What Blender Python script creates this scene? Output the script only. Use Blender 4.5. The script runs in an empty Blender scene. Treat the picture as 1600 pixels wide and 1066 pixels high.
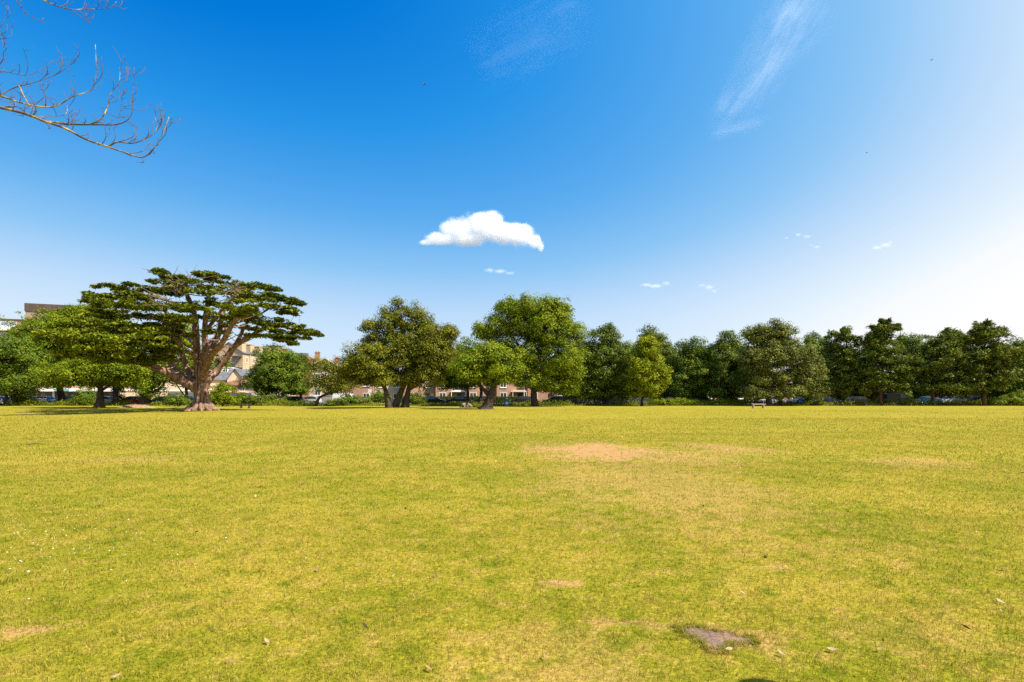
import bpy, bmesh, math, random
import numpy as np
from mathutils import Vector, Matrix

random.seed(7)
R = math.radians
scene = bpy.context.scene
col = scene.collection

# ------------------------------------------------------------------ frame of the place
F, CX, HZ, EYE = 800.0, 800.0, 618.0, 1.6     # focal length, centre column and horizon row of the photo, eye height


def P(px, py, d):
    return np.array([(px - CX) / F * d, d, EYE + (HZ - py) / F * d])


def G(px, py):
    d = EYE * F / (py - HZ)
    return np.array([(px - CX) / F * d, d, 0.0])


def X(px, d):
    return (px - CX) / F * d


# ------------------------------------------------------------------ object helpers
def tag(o, label=None, cat=None, group=None, kind=None):
    if label: o['label'] = label
    if cat: o['category'] = cat
    if group: o['group'] = group
    if kind: o['kind'] = kind
    return o


def root(name, loc, rz=0.0, label=None, cat=None, group=None):
    o = bpy.data.objects.new(name, None)
    o.empty_display_size = 0.3
    o.location = loc
    o.rotation_euler = (0, 0, rz)
    col.objects.link(o)
    return tag(o, label, cat, group)


def link(name, me, parent=None, loc=(0, 0, 0)):
    o = bpy.data.objects.new(name, me)
    o.location = loc
    col.objects.link(o)
    if parent is not None:
        o.parent = parent
    return o


def np_mesh(name, verts, faces, mat, tint=None, smooth=False):
    """faces: (m,k) array, all of one size"""
    verts = np.asarray(verts, np.float32)
    faces = np.asarray(faces, np.int32)
    me = bpy.data.meshes.new(name)
    me.vertices.add(len(verts))
    me.vertices.foreach_set('co', verts.ravel())
    m, k = faces.shape
    me.loops.add(m * k)
    me.loops.foreach_set('vertex_index', faces.ravel())
    me.polygons.add(m)
    me.polygons.foreach_set('loop_start', np.arange(0, m * k, k, dtype=np.int32))
    if smooth:
        me.polygons.foreach_set('use_smooth', np.ones(m, bool))
    me.update(calc_edges=True)
    if tint is not None:
        a = me.attributes.new('tint', 'FLOAT', 'POINT')
        a.data.foreach_set('value', np.asarray(tint, np.float32))
    if mat is not None:
        me.materials.append(mat)
    return me


class MB:
    """collects boxes, prisms, tubes and lathes, then links them as ONE mesh object"""
    def __init__(self):
        self.v, self.f, self.s = [], [], []

    def add(self, vs, fs, smooth=False):
        n = len(self.v)
        self.v += [tuple(map(float, p)) for p in vs]
        self.f += [tuple(i + n for i in f) for f in fs]
        self.s += [smooth] * len(fs)

    def box(self, x0, y0, z0, x1, y1, z1):
        vs = [(x0, y0, z0), (x1, y0, z0), (x1, y1, z0), (x0, y1, z0), (x0, y0, z1), (x1, y0, z1), (x1, y1, z1), (x0, y1, z1)]
        self.add(vs, [(0, 3, 2, 1), (4, 5, 6, 7), (0, 1, 5, 4), (1, 2, 6, 5), (2, 3, 7, 6), (3, 0, 4, 7)])

    def prism(self, poly, axis, a, b):
        """poly of 2-D points pushed along axis from a to b; axis 'x': (y,z), 'y': (x,z), 'z': (x,y)"""
        def q(p, t):
            return (t, p[0], p[1]) if axis == 'x' else (p[0], t, p[1]) if axis == 'y' else (p[0], p[1], t)
        n = len(poly)
        vs = [q(p, a) for p in poly] + [q(p, b) for p in poly]
        fs = [tuple(range(n)), tuple(range(2 * n - 1, n - 1, -1))]
        fs += [(i, i + n, (i + 1) % n + n, (i + 1) % n) for i in range(n)]
        self.add(vs, fs)

    def tube(self, pts, rad, sides=8, lump=0.0, seed=0, cap=True):
        pts = [Vector(p) for p in pts]
        rg = random.Random(seed)
        ph = [rg.uniform(0, 6.28) for _ in range(3)]
        vs, fs = [], []
        up = Vector((0.3, 0.9, 0.1)).normalized()
        for i, p in enumerate(pts):
            t = (pts[min(i + 1, len(pts) - 1)] - pts[max(i - 1, 0)])
            t = t.normalized() if t.length > 1e-9 else Vector((0, 0, 1))
            a = up - t * up.dot(t)
            if a.length < 1e-4: a = t.orthogonal()
            a.normalize(); up = a
            b = t.cross(a)
            for k in range(sides):
                th = 2 * math.pi * k / sides
                r = rad[i] * (1 + lump * (0.6 * math.sin(3 * th + ph[0]) + 0.5 * math.sin(5 * th + ph[1] + i * 0.4) + 0.35 * math.sin(8 * th + ph[2] - i * 0.3)))
                vs.append(p + (a * math.cos(th) + b * math.sin(th)) * r)
        for i in range(len(pts) - 1):
            for k in range(sides):
                k2 = (k + 1) % sides
                fs.append((i * sides + k, i * sides + k2, (i + 1) * sides + k2, (i + 1) * sides + k))
        if cap:
            fs.append(tuple(range(sides - 1, -1, -1)))
            fs.append(tuple(range((len(pts) - 1) * sides, len(pts) * sides)))
        self.add(vs, fs, True)

    def build(self, name, mat, parent=None, loc=(0, 0, 0)):
        me = bpy.data.meshes.new(name)
        me.from_pydata(self.v, [], self.f)
        me.polygons.foreach_set('use_smooth', self.s)
        me.update()
        bm = bmesh.new(); bm.from_mesh(me)
        bmesh.ops.recalc_face_normals(bm, faces=bm.faces)
        bm.to_mesh(me); bm.free()
        me.materials.append(mat)
        return link(name, me, parent, loc)


def smooth_path(pts, rad, n=4):
    """Catmull-Rom through pts (each an xyz) with radii"""
    pts = [np.asarray(p, float) for p in pts]
    out, ro = [], []
    for i in range(len(pts) - 1):
        p0, p1, p2, p3 = pts[max(i - 1, 0)], pts[i], pts[i + 1], pts[min(i + 2, len(pts) - 1)]
        for k in range(n):
            t = k / n
            out.append(0.5 * ((2 * p1) + (-p0 + p2) * t + (2 * p0 - 5 * p1 + 4 * p2 - p3) * t * t + (-p0 + 3 * p1 - 3 * p2 + p3) * t ** 3))
            ro.append(rad[i] * (1 - t) + rad[i + 1] * t)
    out.append(pts[-1]); ro.append(rad[-1])
    return out, ro


# ------------------------------------------------------------------ materials
class NT:
    def __init__(self, nt): self.nt = nt
    def n(self, t, **kw):
        nd = self.nt.nodes.new(t)
        for k, v in kw.items(): setattr(nd, k, v)
        return nd
    def l(self, a, b): self.nt.links.new(a, b)
    def setin(self, sock, v):
        if isinstance(v, bpy.types.NodeSocket): self.l(v, sock)
        else: sock.default_value = v
    def math(self, op, a, b=0.0, c=None, clamp=False):
        m = self.n('ShaderNodeMath', operation=op); m.use_clamp = clamp
        self.setin(m.inputs[0], a); self.setin(m.inputs[1], b)
        if c is not None: self.setin(m.inputs[2], c)
        return m.outputs[0]
    def vmath(self, op, a, b=None):
        m = self.n('ShaderNodeVectorMath', operation=op)
        self.setin(m.inputs[0], a)
        if b is not None: self.setin(m.inputs[1], b)
        return m.outputs['Value'] if op in ('LENGTH', 'DISTANCE', 'DOT_PRODUCT') else m.outputs[0]
    def mix(self, f, a, b, mode='MIX'):
        m = self.n('ShaderNodeMix', data_type='RGBA', blend_type=mode)
        self.setin(m.inputs[0], f)
        self.setin(m.inputs[6], a if isinstance(a, bpy.types.NodeSocket) else (*a, 1))
        self.setin(m.inputs[7], b if isinstance(b, bpy.types.NodeSocket) else (*b, 1))
        return m.outputs[2]
    def noise(self, vec, scale, detail=4, rough=0.55, dist=0.0, dim='3D'):
        m = self.n('ShaderNodeTexNoise', noise_dimensions=dim)
        if vec is not None: self.l(vec, m.inputs['Vector'])
        m.inputs['Scale'].default_value = scale
        m.inputs['Detail'].default_value = detail
        m.inputs['Roughness'].default_value = rough
        m.inputs['Distortion'].default_value = dist
        return m.outputs['Fac']
    def rng(self, v, a, b, c=0.0, d=1.0):
        m = self.n('ShaderNodeMapRange', interpolation_type='SMOOTHSTEP')
        self.setin(m.inputs[0], v)
        for i, q in enumerate((a, b, c, d)): m.inputs[i + 1].default_value = q
        return m.outputs[0]
    def bump(self, h, s, d):
        b = self.n('ShaderNodeBump')
        b.inputs['Strength'].default_value = s; b.inputs['Distance'].default_value = d
        self.l(h, b.inputs['Height'])
        return b.outputs[0]


def new_mat(name):
    m = bpy.data.materials.new(name)
    m.use_nodes = True
    m.node_tree.nodes.clear()
    t = NT(m.node_tree)
    t.out = t.n('ShaderNodeOutputMaterial')
    return m, t


def principled(t, colour, rough=0.7, normal=None, metal=0.0, spec=0.5):
    p = t.n('ShaderNodeBsdfPrincipled')
    t.setin(p.inputs['Base Color'], colour if isinstance(colour, bpy.types.NodeSocket) else (*colour, 1))
    t.setin(p.inputs['Roughness'], rough)
    p.inputs['Metallic'].default_value = metal
    p.inputs['Specular IOR Level'].default_value = spec
    if normal is not None: t.l(normal, p.inputs['Normal'])
    return p


def plain(name, c, rough=0.6, var=0.25, scale=3.0, metal=0.0, spec=0.5, bump=0.0):
    m, t = new_mat(name)
    co = t.n('ShaderNodeTexCoord').outputs['Object']
    n = t.noise(co, scale, 5, 0.6)
    dark = tuple(x * (1 - var) for x in c); lite = tuple(min(1, x * (1 + var)) for x in c)
    p = principled(t, t.mix(t.rng(n, 0.3, 0.7), dark, lite), rough, t.bump(n, bump, 0.02) if bump else None, metal, spec)
    t.l(p.outputs[0], t.out.inputs[0])
    return m


def leaf_mat(name, dark, mid, light, transl=0.24, rough=0.5):
    m, t = new_mat(name)
    a = t.n('ShaderNodeAttribute', attribute_name='tint').outputs['Fac']
    r = t.n('ShaderNodeValToRGB')
    r.color_ramp.elements[0].position = 0.0; r.color_ramp.elements[0].color = (*dark, 1)
    r.color_ramp.elements[1].position = 1.0; r.color_ramp.elements[1].color = (*light, 1)
    e = r.color_ramp.elements.new(0.5); e.color = (*mid, 1)
    t.l(a, r.inputs[0])
    p = principled(t, r.outputs[0], rough, spec=0.10)
    tr = t.n('ShaderNodeBsdfTranslucent')
    t.l(t.mix(1.0, r.outputs[0], (1.0, 1.0, 0.55), 'MULTIPLY'), tr.inputs[0])
    mx = t.n('ShaderNodeMixShader'); mx.inputs[0].default_value = transl
    t.l(p.outputs[0], mx.inputs[1]); t.l(tr.outputs[0], mx.inputs[2]); t.l(mx.outputs[0], t.out.inputs[0])
    return m


def bark_mat(name, dark, light, scale=1.0):
    m, t = new_mat(name)
    co = t.n('ShaderNodeTexCoord').outputs['Object']
    mp = t.n('ShaderNodeMapping'); mp.inputs['Scale'].default_value = (1, 1, 0.18); t.l(co, mp.inputs[0])
    n = t.noise(mp.outputs[0], 5 * scale, 6, 0.65, 0.6)
    n2 = t.noise(co, 0.8 * scale, 3)
    c = t.mix(t.rng(n, 0.35, 0.65), dark, light)
    c = t.mix(t.math('MULTIPLY', n2, 0.5), c, tuple(0.6 * (a + b) / 2 for a, b in zip(dark, light)))
    p = principled(t, c, 0.9, t.bump(n, 0.9, 0.12 / scale), spec=0.15)
    t.l(p.outputs[0], t.out.inputs[0])
    return m


def brick_mat(name, c1, c2, mortar, scale=4.0):
    m, t = new_mat(name)
    co = t.n('ShaderNodeTexCoord').outputs['Object']
    mp = t.n('ShaderNodeMapping'); mp.inputs['Rotation'].default_value = (R(90), 0, 0); t.l(co, mp.inputs[0])
    b = t.n('ShaderNodeTexBrick'); t.l(mp.outputs[0], b.inputs[0])
    b.inputs['Color1'].default_value = (*c1, 1); b.inputs['Color2'].default_value = (*c2, 1); b.inputs['Mortar'].default_value = (*mortar, 1)
    b.inputs['Scale'].default_value = scale
    n = t.noise(co, 0.5, 4)
    c = t.mix(t.rng(n, 0.35, 0.75, 0, 0.45), b.outputs[0], tuple(x * 0.65 for x in c2))
    p = principled(t, c, 0.85, spec=0.2)
    t.l(p.outputs[0], t.out.inputs[0])
    return m


def tile_mat(name, c, scale=3.0):
    m, t = new_mat(name)
    co = t.n('ShaderNodeTexCoord').outputs['Object']
    w = t.n('ShaderNodeTexWave', bands_direction='Z'); t.l(co, w.inputs[0]); w.inputs['Scale'].default_value = scale
    w.inputs['Distortion'].default_value = 0.4
    n = t.noise(co, 1.3, 5, 0.65)
    cc = t.mix(t.rng(n, 0.3, 0.7), tuple(x * 0.65 for x in c), tuple(x * 1.25 for x in c))
    p = principled(t, cc, 0.8, t.bump(w.outputs['Fac'], 0.5, 0.05), spec=0.2)
    t.l(p.outputs[0], t.out.inputs[0])
    return m


M = {}
M['bark_grey'] = bark_mat('bark_grey', (0.06, 0.045, 0.035), (0.17, 0.13, 0.10))
M['bark_dark'] = bark_mat('bark_dark', (0.03, 0.022, 0.018), (0.09, 0.065, 0.05))
M['bark_cypress'] = bark_mat('bark_cypress', (0.08, 0.045, 0.032), (0.42, 0.27, 0.20), 0.9)
M['bark_pine'] = bark_mat('bark_pine', (0.06, 0.03, 0.02), (0.16, 0.08, 0.05))
M['dead_twig'] = plain('dead_twig', (0.17, 0.12, 0.07), 0.9)
M['leaf_mid'] = leaf_mat('leaf_mid', (0.033, 0.06, 0.005), (0.1, 0.155, 0.011), (0.21, 0.255, 0.02))
M['leaf_deep'] = leaf_mat('leaf_deep', (0.026, 0.046, 0.006), (0.09, 0.135, 0.013), (0.21, 0.245, 0.026))
M['leaf_bright'] = leaf_mat('leaf_bright', (0.055, 0.09, 0.003), (0.15, 0.205, 0.006), (0.27, 0.295, 0.009))
M['leaf_yellow'] = leaf_mat('leaf_yellow', (0.08, 0.11, 0.003), (0.2, 0.24, 0.004), (0.32, 0.32, 0.006))
M['leaf_olive'] = leaf_mat('leaf_olive', (0.055, 0.062, 0.006), (0.13, 0.14, 0.01), (0.22, 0.21, 0.016))
M['leaf_ash'] = leaf_mat('leaf_ash', (0.05, 0.062, 0.005), (0.135, 0.15, 0.009), (0.235, 0.23, 0.014))
M['leaf_sage'] = leaf_mat('leaf_sage', (0.042, 0.052, 0.01), (0.12, 0.142, 0.022), (0.26, 0.265, 0.042))
M['needle_cypress'] = leaf_mat('needle_cypress', (0.025, 0.042, 0.004), (0.10, 0.13, 0.008), (0.27, 0.28, 0.014), 0.14)
M['needle_gold'] = leaf_mat('needle_gold', (0.045, 0.07, 0.003), (0.135, 0.17, 0.006), (0.26, 0.28, 0.008), 0.15)
M['needle_pine'] = leaf_mat('needle_pine', (0.028, 0.046, 0.008), (0.105, 0.138, 0.016), (0.26, 0.285, 0.032), 0.12)
M['weed'] = leaf_mat('weed', (0.05, 0.08, 0.005), (0.14, 0.18, 0.009), (0.28, 0.28, 0.016), 0.4)
M['hedge'] = leaf_mat('hedge', (0.025, 0.05, 0.006), (0.06, 0.10, 0.010), (0.13, 0.17, 0.015), 0.3)
M['white'] = plain('white_paint', (0.78, 0.77, 0.74), 0.5, 0.06)
M['cream'] = plain('cream_render', (0.66, 0.50, 0.36), 0.85, 0.10, 0.6)
M['stone'] = brick_mat('stone_blocks', (0.56, 0.42, 0.26), (0.44, 0.32, 0.19), (0.40, 0.31, 0.21), 1.6)
M['beige'] = plain('beige_render', (0.50, 0.41, 0.30), 0.85, 0.10, 0.6)
M['brick'] = brick_mat('pink_brick', (0.42, 0.22, 0.15), (0.34, 0.17, 0.11), (0.45, 0.36, 0.28), 4.0)
M['brick_orange'] = brick_mat('orange_brick', (0.46, 0.22, 0.10), (0.36, 0.16, 0.08), (0.42, 0.3, 0.2), 4.0)
M['brick_brown'] = brick_mat('brown_brick', (0.26, 0.16, 0.10), (0.20, 0.12, 0.07), (0.3, 0.24, 0.18), 4.0)
M['brick_tan'] = brick_mat('tan_brick', (0.36, 0.25, 0.18), (0.30, 0.20, 0.14), (0.38, 0.31, 0.25), 4.0)
M['tile_brown'] = tile_mat('brown_tiles', (0.20, 0.10, 0.065))
M['tile_red'] = tile_mat('red_tiles', (0.30, 0.12, 0.07))
M['slate'] = tile_mat('grey_slate', (0.13, 0.135, 0.15))
M['roof_dark'] = plain('dark_cladding', (0.075, 0.05, 0.045), 0.7, 0.2, 0.8)
M['glass'] = plain('window_glass', (0.035, 0.04, 0.045), 0.08, 0.3, 0.7, spec=0.9)
M['sky_glass'] = plain('pale_window_glass', (0.16, 0.24, 0.34), 0.1, 0.3, 0.7, spec=0.9)
M['shop_dark'] = plain('shopfront_dark', (0.06, 0.045, 0.04), 0.3, 0.4, 0.8)
M['asphalt'] = plain('asphalt', (0.055, 0.053, 0.052), 0.9, 0.25, 2.0, bump=0.3)
M['paving'] = plain('paving', (0.30, 0.28, 0.25), 0.9, 0.15, 1.5)
M['paint_line'] = plain('road_paint', (0.7, 0.68, 0.6), 0.8, 0.15, 4)
M['wood_pale'] = plain('weathered_wood', (0.36, 0.29, 0.22), 0.85, 0.25, 6)
M['wood_dark'] = plain('dark_wood', (0.08, 0.05, 0.035), 0.9, 0.3, 6)
M['log'] = bark_mat('log_grey', (0.08, 0.065, 0.06), (0.34, 0.27, 0.25), 3.0)
M['bin_blue'] = plain('blue_plastic', (0.02, 0.11, 0.26), 0.4, 0.1)
M['bin_label'] = plain('pale_label', (0.50, 0.62, 0.75), 0.5, 0.05)
M['purple'] = plain('purple_sign', (0.13, 0.05, 0.36), 0.4, 0.1)
M['gold'] = plain('yellow_sign', (0.62, 0.40, 0.06), 0.5, 0.1)
M['teal'] = plain('teal_sign', (0.15, 0.42, 0.40), 0.5, 0.1)
M['metal_grey'] = plain('grey_metal', (0.22, 0.23, 0.24), 0.45, 0.1, metal=0.6)
M['pole_white'] = plain('pale_steel', (0.62, 0.60, 0.60), 0.5, 0.08)
M['soil'] = plain('bare_soil', (0.28, 0.17, 0.10), 0.95, 0.35, 4, bump=0.8)
M['rubber'] = plain('tyre_rubber', (0.02, 0.02, 0.02), 0.85, 0.1)
M['rim'] = plain('alloy', (0.45, 0.46, 0.48), 0.3, 0.05, metal=0.9)
M['lamp_clear'] = plain('headlamp_lens', (0.7, 0.72, 0.75), 0.1, 0.05)
M['lamp_red'] = plain('tail_lens', (0.35, 0.01, 0.01), 0.15, 0.05)
M['black_trim'] = plain('black_trim', (0.025, 0.025, 0.027), 0.5, 0.1)
M['bird'] = plain('dark_plumage', (0.02, 0.02, 0.025), 0.7, 0.2)


def paint(name, c):
    m, t = new_mat(name)
    p = principled(t, c, 0.34, spec=0.3)
    p.inputs['Coat Weight'].default_value = 0.15
    p.inputs['Coat Roughness'].default_value = 0.06
    t.l(p.outputs[0], t.out.inputs[0])
    return m


PAINT = {k: paint('paint_' + k, c) for k, c in dict(
    white=(0.75, 0.75, 0.74), silver=(0.42, 0.44, 0.47), grey=(0.075, 0.078, 0.085), black=(0.012, 0.012, 0.014),
    navy=(0.012, 0.022, 0.06), blue=(0.02, 0.07, 0.22), red=(0.42, 0.012, 0.02), teal=(0.015, 0.09, 0.15)).items()}

# ------------------------------------------------------------------ sun and sky
SUN_AZ, SUN_EL = 112.0, 50.0        # azimuth clockwise from the view direction (+Y), elevation
to_sun = Vector((math.sin(R(SUN_AZ)) * math.cos(R(SUN_EL)), math.cos(R(SUN_AZ)) * math.cos(R(SUN_EL)), math.sin(R(SUN_EL))))
sun_data = bpy.data.lights.new('sun', 'SUN')
sun_data.energy = 5.0
sun_data.angle = R(0.53)
sun_data.color = (1.0, 0.92, 0.78)
sun = bpy.data.objects.new('sun', sun_data)
sun.rotation_euler = to_sun.to_track_quat('Z', 'Y').to_euler()
sun.location = (40, -20, 60)
col.objects.link(sun)

world = bpy.data.worlds.new('World')
scene.world = world
world.use_nodes = True
wt = NT(world.node_tree)
world.node_tree.nodes.clear()
wo = wt.n('ShaderNodeOutputWorld')
bg = wt.n('ShaderNodeBackground')
sky = wt.n('ShaderNodeTexSky', sky_type='NISHITA')
sky.sun_disc = False
sky.sun_elevation = R(SUN_EL)
sky.sun_rotation = R(SUN_AZ)
sky.altitude = 0
sky.air_density = 1.0
sky.dust_density = 3.0
sky.ozone_density = 2.5
# low directions borrow the colour just above the horizon, so the rim of the sky stays pale
tc = wt.n('ShaderNodeTexCoord').outputs['Generated']
sv = wt.n('ShaderNodeSeparateXYZ'); wt.l(tc, sv.inputs[0])
cv = wt.n('ShaderNodeCombineXYZ'); wt.l(sv.outputs[0], cv.inputs[0]); wt.l(sv.outputs[1], cv.inputs[1])
wt.l(wt.math('SMOOTH_MAX', sv.outputs[2], 0.16, 0.2), cv.inputs[2])
wt.l(wt.vmath('NORMALIZE', cv.outputs[0]), sky.inputs[0])
# the film's response to the sky: paler as the sky gets brighter and less blue
sr = wt.n('ShaderNodeSeparateColor'); wt.l(sky.outputs[0], sr.inputs[0])
q_ = wt.math('DIVIDE', sr.outputs[0], wt.math('SQRT', sr.outputs[2]))
ramp = wt.n('ShaderNodeValToRGB')
wt.l(wt.math('DIVIDE', wt.math('SUBTRACT', q_, 0.55), 0.85, clamp=True), ramp.inputs[0])
def lin(c):
    return tuple(v / 255 / 12.92 if v / 255 <= .04045 else ((v / 255 + .055) / 1.055) ** 2.4 for v in c) + (1,)
stops = [(.585, (2, 122, 217)), (.645, (38, 148, 231)), (.757, (94, 174, 240)), (.87, (142, 199, 246)), (.965, (186, 219, 251)), (1.03, (208, 231, 253)), (1.095, (226, 242, 254)), (1.165, (248, 252, 255)), (1.24, (255, 255, 255))]
els = ramp.color_ramp.elements
for i, (p_, c_) in enumerate(stops):
    e_ = els[i] if i < 2 else els.new((p_ - .55) / .85)
    e_.position = (p_ - .55) / .85; e_.color = lin(c_)
gain = wt.n('ShaderNodeVectorMath', operation='SCALE'); wt.l(ramp.outputs[0], gain.inputs[0]); gain.inputs['Scale'].default_value = 5.0
wt.l(gain.outputs[0], bg.inputs[0])
bg.inputs[1].default_value = 0.1
wt.l(bg.outputs[0], wo.inputs[0])

# ------------------------------------------------------------------ lawn colour, shared by the ground sheet and the blades
BARE = [  # centre px, half sizes px, strength
    (930, 706, 100, 17, 1.0), (1130, 702, 65, 8, 0.6), (1050, 714, 120, 15, 0.5), (1400, 722, 90, 10, 0.5),
    (975, 981, 50, 8, 0.8), (1030, 986, 40, 6, 0.5), (1165, 1002, 60, 16, 0.7), (880, 912, 40, 9, 0.8), (1010, 752, 170, 45, 0.45), (860, 1060, 200, 25, 0.35), (1440, 990, 160, 50, 0.2),
    (210, 716, 90, 6, 0.35), (20, 992, 50, 9, 0.7), (1205, 888, 30, 6, 0.6), (860, 1015, 160, 40, 0.25)]
BARE_W = []
for px, py, rx, ry, s in BARE:
    c = G(px, py); n_ = G(px, py + ry); f_ = G(px, py - ry)
    BARE_W.append((c[0], c[1], 1.3 * rx / F * c[1], 1.3 * (f_[1] - n_[1]) / 2, s))


def lawn_colour(t):
    pos = t.n('ShaderNodeNewGeometry').outputs['Position']
    sep = t.n('ShaderNodeSeparateXYZ'); t.l(pos, sep.inputs[0])
    cmb = t.n('ShaderNodeCombineXYZ'); t.l(sep.outputs[0], cmb.inputs[0]); t.l(sep.outputs[1], cmb.inputs[1])
    p2 = cmb.outputs[0]
    big = t.noise(p2, 0.09, 4, 0.6)
    mid = t.noise(p2, 0.55, 5, 0.65)
    sml = t.noise(p2, 4.0, 5, 0.7)
    fine = t.noise(p2, 26.0, 4, 0.7)
    c = t.mix(t.rng(mid, 0.36, 0.64), (0.24, 0.24, 0.016), (0.38, 0.31, 0.040))
    c = t.mix(t.rng(big, 0.42, 0.66, 0, 0.55), c, (0.205, 0.235, 0.013))
    c = t.mix(t.rng(sml, 0.50, 0.72, 0, 0.85), c, (0.46, 0.325, 0.085))
    c = t.mix(t.rng(sml, 0.50, 0.30, 0, 0.85), c, (0.12, 0.165, 0.006))
    # far away the mown sward is seen at a glance: straw tips
    far = t.rng(sep.outputs[1], 8, 40, 0, 0.5)
    c = t.mix(far, c, (0.345, 0.29, 0.036))
    flk = t.math('MULTIPLY', t.rng(t.noise(p2, 6.5, 6, 0.8, 0.6), 0.56, 0.70), t.rng(t.noise(p2, 0.45, 4, 0.6), 0.42, 0.64, 0.10, 0.7))
    c = t.mix(flk, c, (0.27, 0.155, 0.075))
    wob = t.math('ADD', t.math('MULTIPLY', t.math('SUBTRACT', t.noise(p2, 0.9, 7, 0.75), 0.5), 3.0),
                 t.math('MULTIPLY', t.math('SUBTRACT', sml, 0.5), 2.2))
    wn = t.n('ShaderNodeTexNoise'); t.l(p2, wn.inputs['Vector']); wn.inputs['Scale'].default_value = 0.28; wn.inputs['Detail'].default_value = 4
    pw = t.vmath('ADD', p2, t.vmath('MULTIPLY', t.vmath('SUBTRACT', wn.outputs['Color'], (.5, .5, .5)), t.vmath('MULTIPLY', p2, (0.22, 0.22, 0))))
    bare = None
    for cx, cy, ax, ay, s in BARE_W:
        q = t.vmath('DIVIDE', t.vmath('SUBTRACT', pw, (cx, cy, 0)), (ax, ay, 1))
        e = t.math('SUBTRACT', 1.0, t.vmath('LENGTH', q))
        k = t.math('MULTIPLY', t.rng(t.math('ADD', e, wob), -0.1, 0.7), s)
        k = t.math('MULTIPLY', k, t.rng(e, -0.55, 0.35))
        bare = k if bare is None else t.math('MAXIMUM', bare, k)
    return c, bare, fine, sml, p2


m, t = new_mat('lawn_ground')
c, bare, fine, sml, p2 = lawn_colour(t)
c = t.mix(t.rng(fine, 0.40, 0.72), t.mix(1.0, c, (0.62, 0.60, 0.55), 'MULTIPLY'), t.mix(1.0, c, (1.12, 1.08, 1.0), 'MULTIPLY'))
soil = t.mix(t.rng(fine, 0.3, 0.7), (0.31, 0.155, 0.075), (0.47, 0.26, 0.13))
bare = t.math('MULTIPLY', bare, t.rng(t.noise(p2, 9.0, 5, 0.7), 0.34, 0.6, 0.35, 1.0))
c = t.mix(bare, c, soil)
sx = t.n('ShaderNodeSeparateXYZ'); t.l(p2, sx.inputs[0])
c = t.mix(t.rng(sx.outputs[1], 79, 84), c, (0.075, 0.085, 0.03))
c = t.mix(t.rng(t.vmath('LENGTH', p2), 130, 240), c, (0.10, 0.10, 0.085))
h = t.math('ADD', fine, sml)
p = principled(t, c, 0.95, t.bump(h, 0.55, 0.03), spec=0.03)
t.l(p.outputs[0], t.out.inputs[0])
M['lawn'] = m

m, t = new_mat('grass_blade')
c, bare, fine, sml, p2 = lawn_colour(t)
a = t.n('ShaderNodeAttribute', attribute_name='tint').outputs['Fac']
c = t.mix(t.rng(a, 0.0, 0.35, 0.75, 0.0), c, (0.105, 0.18, 0.007))
c = t.mix(t.rng(a, 0.62, 1.0, 0.0, 0.85), c, (0.58, 0.45, 0.12))
p = principled(t, c, 0.7, spec=0.08)
tr = t.n('ShaderNodeBsdfTranslucent'); t.l(c, tr.inputs[0])
mx = t.n('ShaderNodeMixShader'); mx.inputs[0].default_value = 0.5
t.l(p.outputs[0], mx.inputs[1]); t.l(tr.outputs[0], mx.inputs[2]); t.l(mx.outputs[0], t.out.inputs[0])
M['blade'] = m


# ------------------------------------------------------------------ ground
def lawn_height(x, y):
    """soft swells of the lawn, flat near the camera and at the road"""
    s = np.clip((y - 8) / 10, 0, 1) * np.clip((80 - y) / 12, 0, 1)
    return s * 0.07 * (np.sin(x * 0.21 + 1.0) * np.sin(y * 0.17) + 0.6 * np.sin(x * 0.09 - y * 0.11 + 2))


ys = np.concatenate([[-400, -60, -10], np.linspace(-4, 86, 91), [92, 110, 160, 300, 700, 2500]])
xs = np.concatenate([[-2500, -600, -250], np.linspace(-130, 130, 131), [250, 600, 2500]])
gx, gy = np.meshgrid(xs, ys)
gz = lawn_height(gx, gy) * (np.abs(gx) < 131)
V = np.stack([gx, gy, gz], -1).reshape(-1, 3)
nx, ny = len(xs), len(ys)
idx = np.arange(nx * ny).reshape(ny, nx)
Fq = np.stack([idx[:-1, :-1], idx[:-1, 1:], idx[1:, 1:], idx[1:, :-1]], -1).reshape(-1, 4)
ground = link('ground', np_mesh('ground', V, Fq, M['lawn'], smooth=True))
tag(ground, 'wide mown park lawn, yellow green with worn bare patches', 'ground', kind='structure')


def bare_mask(x, y):
    k = np.zeros_like(x)
    for cx, cy, ax, ay, s in BARE_W:
        e = 1 - np.sqrt(((x - cx) / ax) ** 2 + ((y - cy) / ay) ** 2)
        k = np.maximum(k, np.clip(e * 1.6, 0, 1) * s)
    return k


SLAB_PX = [(1052, 981), (1085, 979), (1112, 985), (1150, 991), (1184, 1000), (1181, 1009), (1142, 1007), (1135, 1019), (1108, 1019), (1092, 1004), (1072, 991)]
SLAB = np.array([G(*q)[:2] for q in SLAB_PX])


def in_poly(x, y, poly):
    r = np.zeros(x.shape, bool)
    j = len(poly) - 1
    for i in range(len(poly)):
        xi, yi = poly[i]; xj, yj = poly[j]
        cnd = ((yi > y) != (yj > y)) & (x < (xj - xi) * (y - yi) / (yj - yi + 1e-12) + xi)
        r ^= cnd; j = i
    return r


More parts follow.
